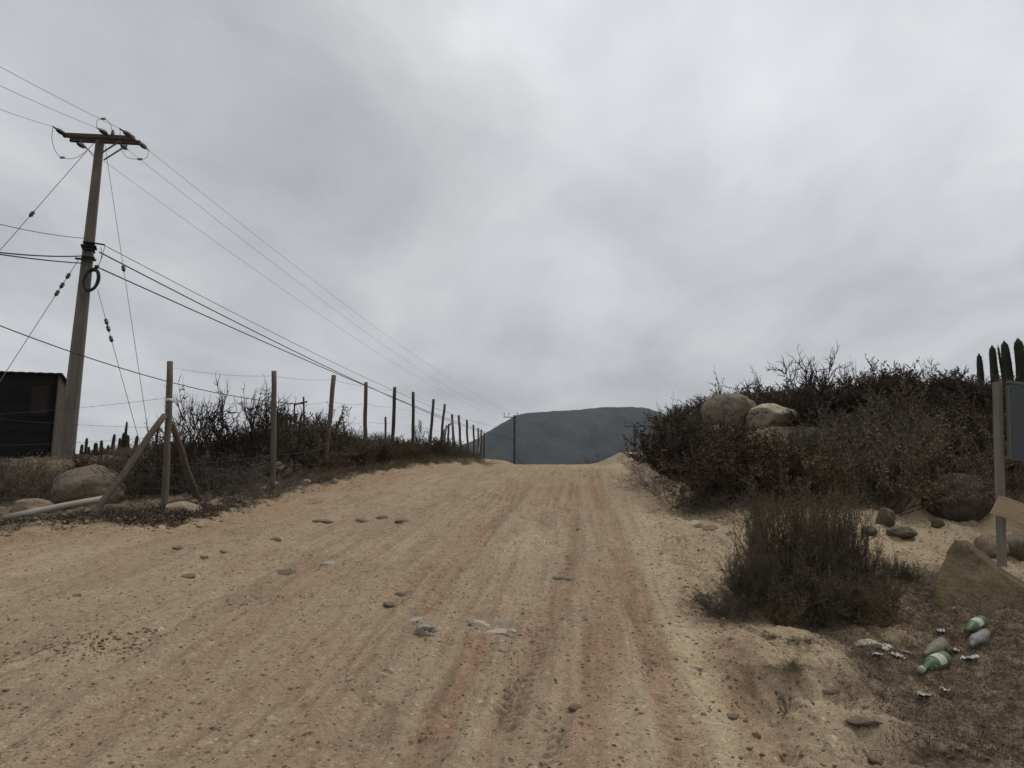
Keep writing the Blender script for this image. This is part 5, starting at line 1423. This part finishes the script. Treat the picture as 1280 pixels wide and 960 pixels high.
# the start of the lettering, cut by the frame
mb = MB(); c_ = cen - ux * (bw / 2 - .215) + nn_ * .0145
for dz, wz, hz_ in ((.17, .09, .035),): pass
mb.box(c_ + Vector((0, 0, .23)) + ux * .02, (.05, .004, .10), rotb); mb.build('letter', M['letter'], sroot)
mb = MB(); mb.box(c_ + Vector((0, 0, .165)), (.07, .004, .014), rotb); mb.build('letter_underline', M['letter_pale'], sroot)
# second post farther along
mb = MB(); mb.box(Vector(ux * 1.05) + Vector((0, .0, (ptop - .2) / 2)), (.085, .085, ptop + .2), Matrix.Rotation(R(28), 3, 'Z')); mb.build('post', wood_mat('sign_post_wood_b', (.17, .15, .125), (.24, .215, .18), (.10, .085, .07)), sroot)
# raw plank nailed low on the post
a = P(1239.5, 632, SD - .15) ; b_ = P(1330, 656, SD - .25); L_ = (b_ - a).length
mb = MB(); n = 8; vs = []
for i in range(n + 1):
    t_ = i / n; e = .003 * math.sin(i * 1.7)
    sl = .028 if i == 0 else 0
    vs += [Vector((L_ * t_ - .03 * (i == 0), -.011, -.105 + e)), Vector((L_ * t_ + sl - .02 * (i == 0), -.011, .105 + e)), Vector((L_ * t_ + sl - .02 * (i == 0), .011, .105 + e)), Vector((L_ * t_ - .03 * (i == 0), .011, -.105 + e))]
fs = [(0, 3, 2, 1), (n * 4, n * 4 + 1, n * 4 + 2, n * 4 + 3)]
for i in range(n):
    for k in range(4): fs.append((i * 4 + k, i * 4 + (k + 1) % 4, (i + 1) * 4 + (k + 1) % 4, (i + 1) * 4 + k))
mb.add(vs, fs); o = mb.build('plank', M['plank'], sroot); o.location = a - sroot.location; o.rotation_euler = (b_ - a).to_track_quat('X', 'Z').to_euler(); o['label'] = 'raw pale plank nailed low across the post'

# ------------------------------------------------------------------ bottles and litter
def lathe(prof_, n=20, dent=0, sd_=0):
    mb = MB(); vs = []; fs = []
    for z, r in prof_:
        for j in range(n): a_ = 2 * math.pi * j / n; vs.append((r * math.cos(a_), r * math.sin(a_), z))
    for i in range(len(prof_) - 1):
        for j in range(n): fs.append((i * n + j, i * n + (j + 1) % n, (i + 1) * n + (j + 1) % n, (i + 1) * n + j))
    fs.append(tuple(reversed(range(n)))); fs.append(tuple((len(prof_) - 1) * n + j for j in range(n)))
    if dent:
        vs = [tuple(Vector(p) * 1.0 + Vector((p[0], p[1], 0)) * dent * (mnoise.noise(Vector(p) * 16 + Vector((sd_, 0, 0))) * 1.1 - .15)) for p in vs]
    mb.add(vs, fs); return mb
def bottle(p_neck, p_base, rpx, mat, label, kind, cap=None, lab=True):
    gb = G(*p_base); gn = G(*p_neck)
    ax = (gn - gb); ax.z = 0; s_ = gb.y / F; r = rpx * s_
    L_ = max(.30, min(.40, ax.length)); ax.normalize(); 
    h_ = float(H(gb.x + ax.x * L_ * .5, gb.y + ax.y * L_ * .5)); slope = (float(H(gn.x, gn.y)) - float(H(gb.x, gb.y))) / max(.1, (gn - gb).length)
    d = Vector((ax.x, ax.y, slope)).normalized()
    root = empty('bottle', (gb.x, gb.y, float(H(gb.x, gb.y)) + r * .85)); root.rotation_euler = d.to_track_quat('Z', 'Y').to_euler(); tag(root, label, 'bottle')
    if kind == 'fat': pr = [(0, .72), (.02, .93), (.05, 1), (.20, 1.0), (.22, .95), (.24, 1.0), (.56, 1.0), (.62, .94), (.70, .74), (.77, .50), (.82, .38), (.90, .35), (.905, .44), (.93, .44), (.935, .35), (1, .34)]
    elif kind == 'cone': pr = [(0, .7), (.03, .95), (.3, 1.0), (.5, .98), (.62, .84), (.74, .58), (.82, .40), (.96, .36), (1, .36)]
    else: pr = [(0, .75), (.03, .95), (.08, 1), (.18, 1), (.20, .93), (.22, 1), (.34, 1), (.36, .93), (.38, 1), (.5, 1), (.52, .93), (.54, 1), (.66, .95), (.76, .7), (.84, .42), (.98, .38), (1.0, .38)]
    pp = [(z * L_, k * r) for z, k in pr]; pf = []
    for (za, ra), (zb, rb) in zip(pp, pp[1:]):
        m_ = max(1, int((zb - za) / .02)); pf += [(za + (zb - za) * i_ / m_, ra + (rb - ra) * i_ / m_) for i_ in range(m_)]
    pf.append(pp[-1]); lathe(pf, 24, {'fat': .10, 'cone': .22}.get(kind, .42), p_base[0]).build('body', M[mat], root, True)
    if lab: 
        mb = lathe([(L_ * .27, r * 1.035), (L_ * .54, r * 1.035)], 20); 
        keep = [f for i, f in enumerate(mb.f[:-2]) if i < 13]; mb.f = keep; mb.build('paper_label', M['label'], root, True)
    if cap: lathe([(L_ * .93, r * .42), (L_ * 1.02, r * .42)], 14).build('cap', M[cap], root, True)
    return root
bottle((1196, 803), (1228, 783), 7.0, 'green_glass', 'green bottle with a pale label, upper left of the four by the mossy boulder', 'fat')
bottle((1206, 820), (1232, 803), 7.4, 'clear_glass', 'crushed clear bluish bottle just below the upper green one', 'crush', None, False)
bottle((1154, 828), (1180, 812), 7.6, 'khaki_glass', 'dusty khaki bottle just above the lower green one', 'cone', None, False)
bottle((1146, 851), (1182, 832), 9.5, 'green_glass', 'fat green bottle with a white label and pale cap, lowest of the four', 'fat', 'paper')
def scrap(px, py, s_, seed, mat, label, hgt=.35, cat='litter'):
    g = G(px, py); rng = random.Random(seed); bm = bmesh.new(); bmesh.ops.create_grid(bm, x_segments=12, y_segments=9, size=1)
    for v_ in bm.verts:
        x, y = v_.co.x, v_.co.y; o_ = Vector((seed * 3.1, seed * 1.7, 0)); 
        v_.co.z = hgt * (abs(mnoise.noise(Vector((x, y, 0)) * 1.4 + o_)) * 1.8 + .35 * abs(mnoise.noise(Vector((x, y, 0)) * 3.8 + o_)))
        v_.co.x = x * (1 + .35 * mnoise.noise(Vector((y * 2, 0, seed)))) + .12 * mnoise.noise(Vector((x, y, 2)) * 3); v_.co.y = y * .7 * (1 + .4 * mnoise.noise(Vector((x * 2, 3, seed)))) + .12 * mnoise.noise(Vector((x, y, 5)) * 3)
    bmesh.ops.solidify(bm, geom=bm.faces[:], thickness=.03)
    me = bpy.data.meshes.new('litter_scrap'); bm.to_mesh(me); bm.free(); o = link_mesh('litter_scrap', me, M[mat], None, False)
    o.scale = (s_, s_, s_); o.location = (g.x, g.y, g.z + .008); o.rotation_euler = (rng.uniform(-.1, .3), rng.uniform(-.2, .2), rng.random() * 6); tag(o, label, cat)
scrap(1107, 814, .062, 1, 'plastic_white', 'crumpled white plastic left of the bottles, upper piece')
scrap(1122, 822, .05, 2, 'plastic_white', 'grey white plastic strip at the right of the crumpled white plastic')
scrap(1098, 822, .03, 3, 'plastic_white', 'tiny white scrap at the left end of the crumpled plastic')
scrap(1135, 818, .03, 4, 'paper', 'small pale scrap nearest the khaki bottle side of the white litter')
scrap(1176, 791, .035, 5, 'plastic_white', 'curled white scrap above the khaki bottle')
scrap(1212, 826, .06, 6, 'plastic_white', 'bright white torn paper below the clear bottle')
scrap(1195, 817, .05, 7, 'paper', 'beige paper between the clear bottle and the lower green bottle')
scrap(1155, 872, .05, 8, 'paper', 'pale paper strip just below the fat green bottle')
scrap(1182, 871, .035, 9, 'plastic_white', 'small white strip lower right of the fat green bottle')
scrap(1120, 724, .04, 10, 'plastic_white', 'white scrap caught in the plant right of the front bush')
# lath on the ground by the bush
a = G(1098, 724); b_ = G(1140, 722); mb = MB(); mb.beam(Vector((0, 0, 0)), b_ - a, .035, .02); o = mb.build('lath', M['pole_pale']); o.location = a + Vector((0, 0, .03)); tag(o, 'pale wooden lath lying on the sand right of the front bush', 'stick')
a = G(880, 747); b_ = G(862, 756); mb = MB(); mb.tube([Vector((0, 0, 0)), (b_ - a) * .5 + Vector((0, 0, .02)), b_ - a], [.008, .007, .004], 5); o = mb.build('stick', M['twig_grey']); o.location = a + Vector((0, 0, .012)); tag(o, 'grey dead stick left of the front bush', 'stick')

# ------------------------------------------------------------------ haze in the air
mb = MB(); mb.box(Vector((0, 0, 145)), (6000, 4600, 370)); hz_o = mb.build('haze', None)
hm = bpy.data.materials.new('haze'); hm.use_nodes = True; t = hm.node_tree; t.nodes.clear()
ho = t.nodes.new('ShaderNodeOutputMaterial'); pv = t.nodes.new('ShaderNodeVolumePrincipled')
pv.inputs['Color'].default_value = (.82, .90, 1.0, 1); pv.inputs['Density'].default_value = 0.00012; pv.inputs['Anisotropy'].default_value = .2
t.links.new(pv.outputs[0], ho.inputs['Volume']); hz_o.data.materials.append(hm); tag(hz_o, kind='stuff', label='thin pale haze in the air out to the hill', cat='haze')
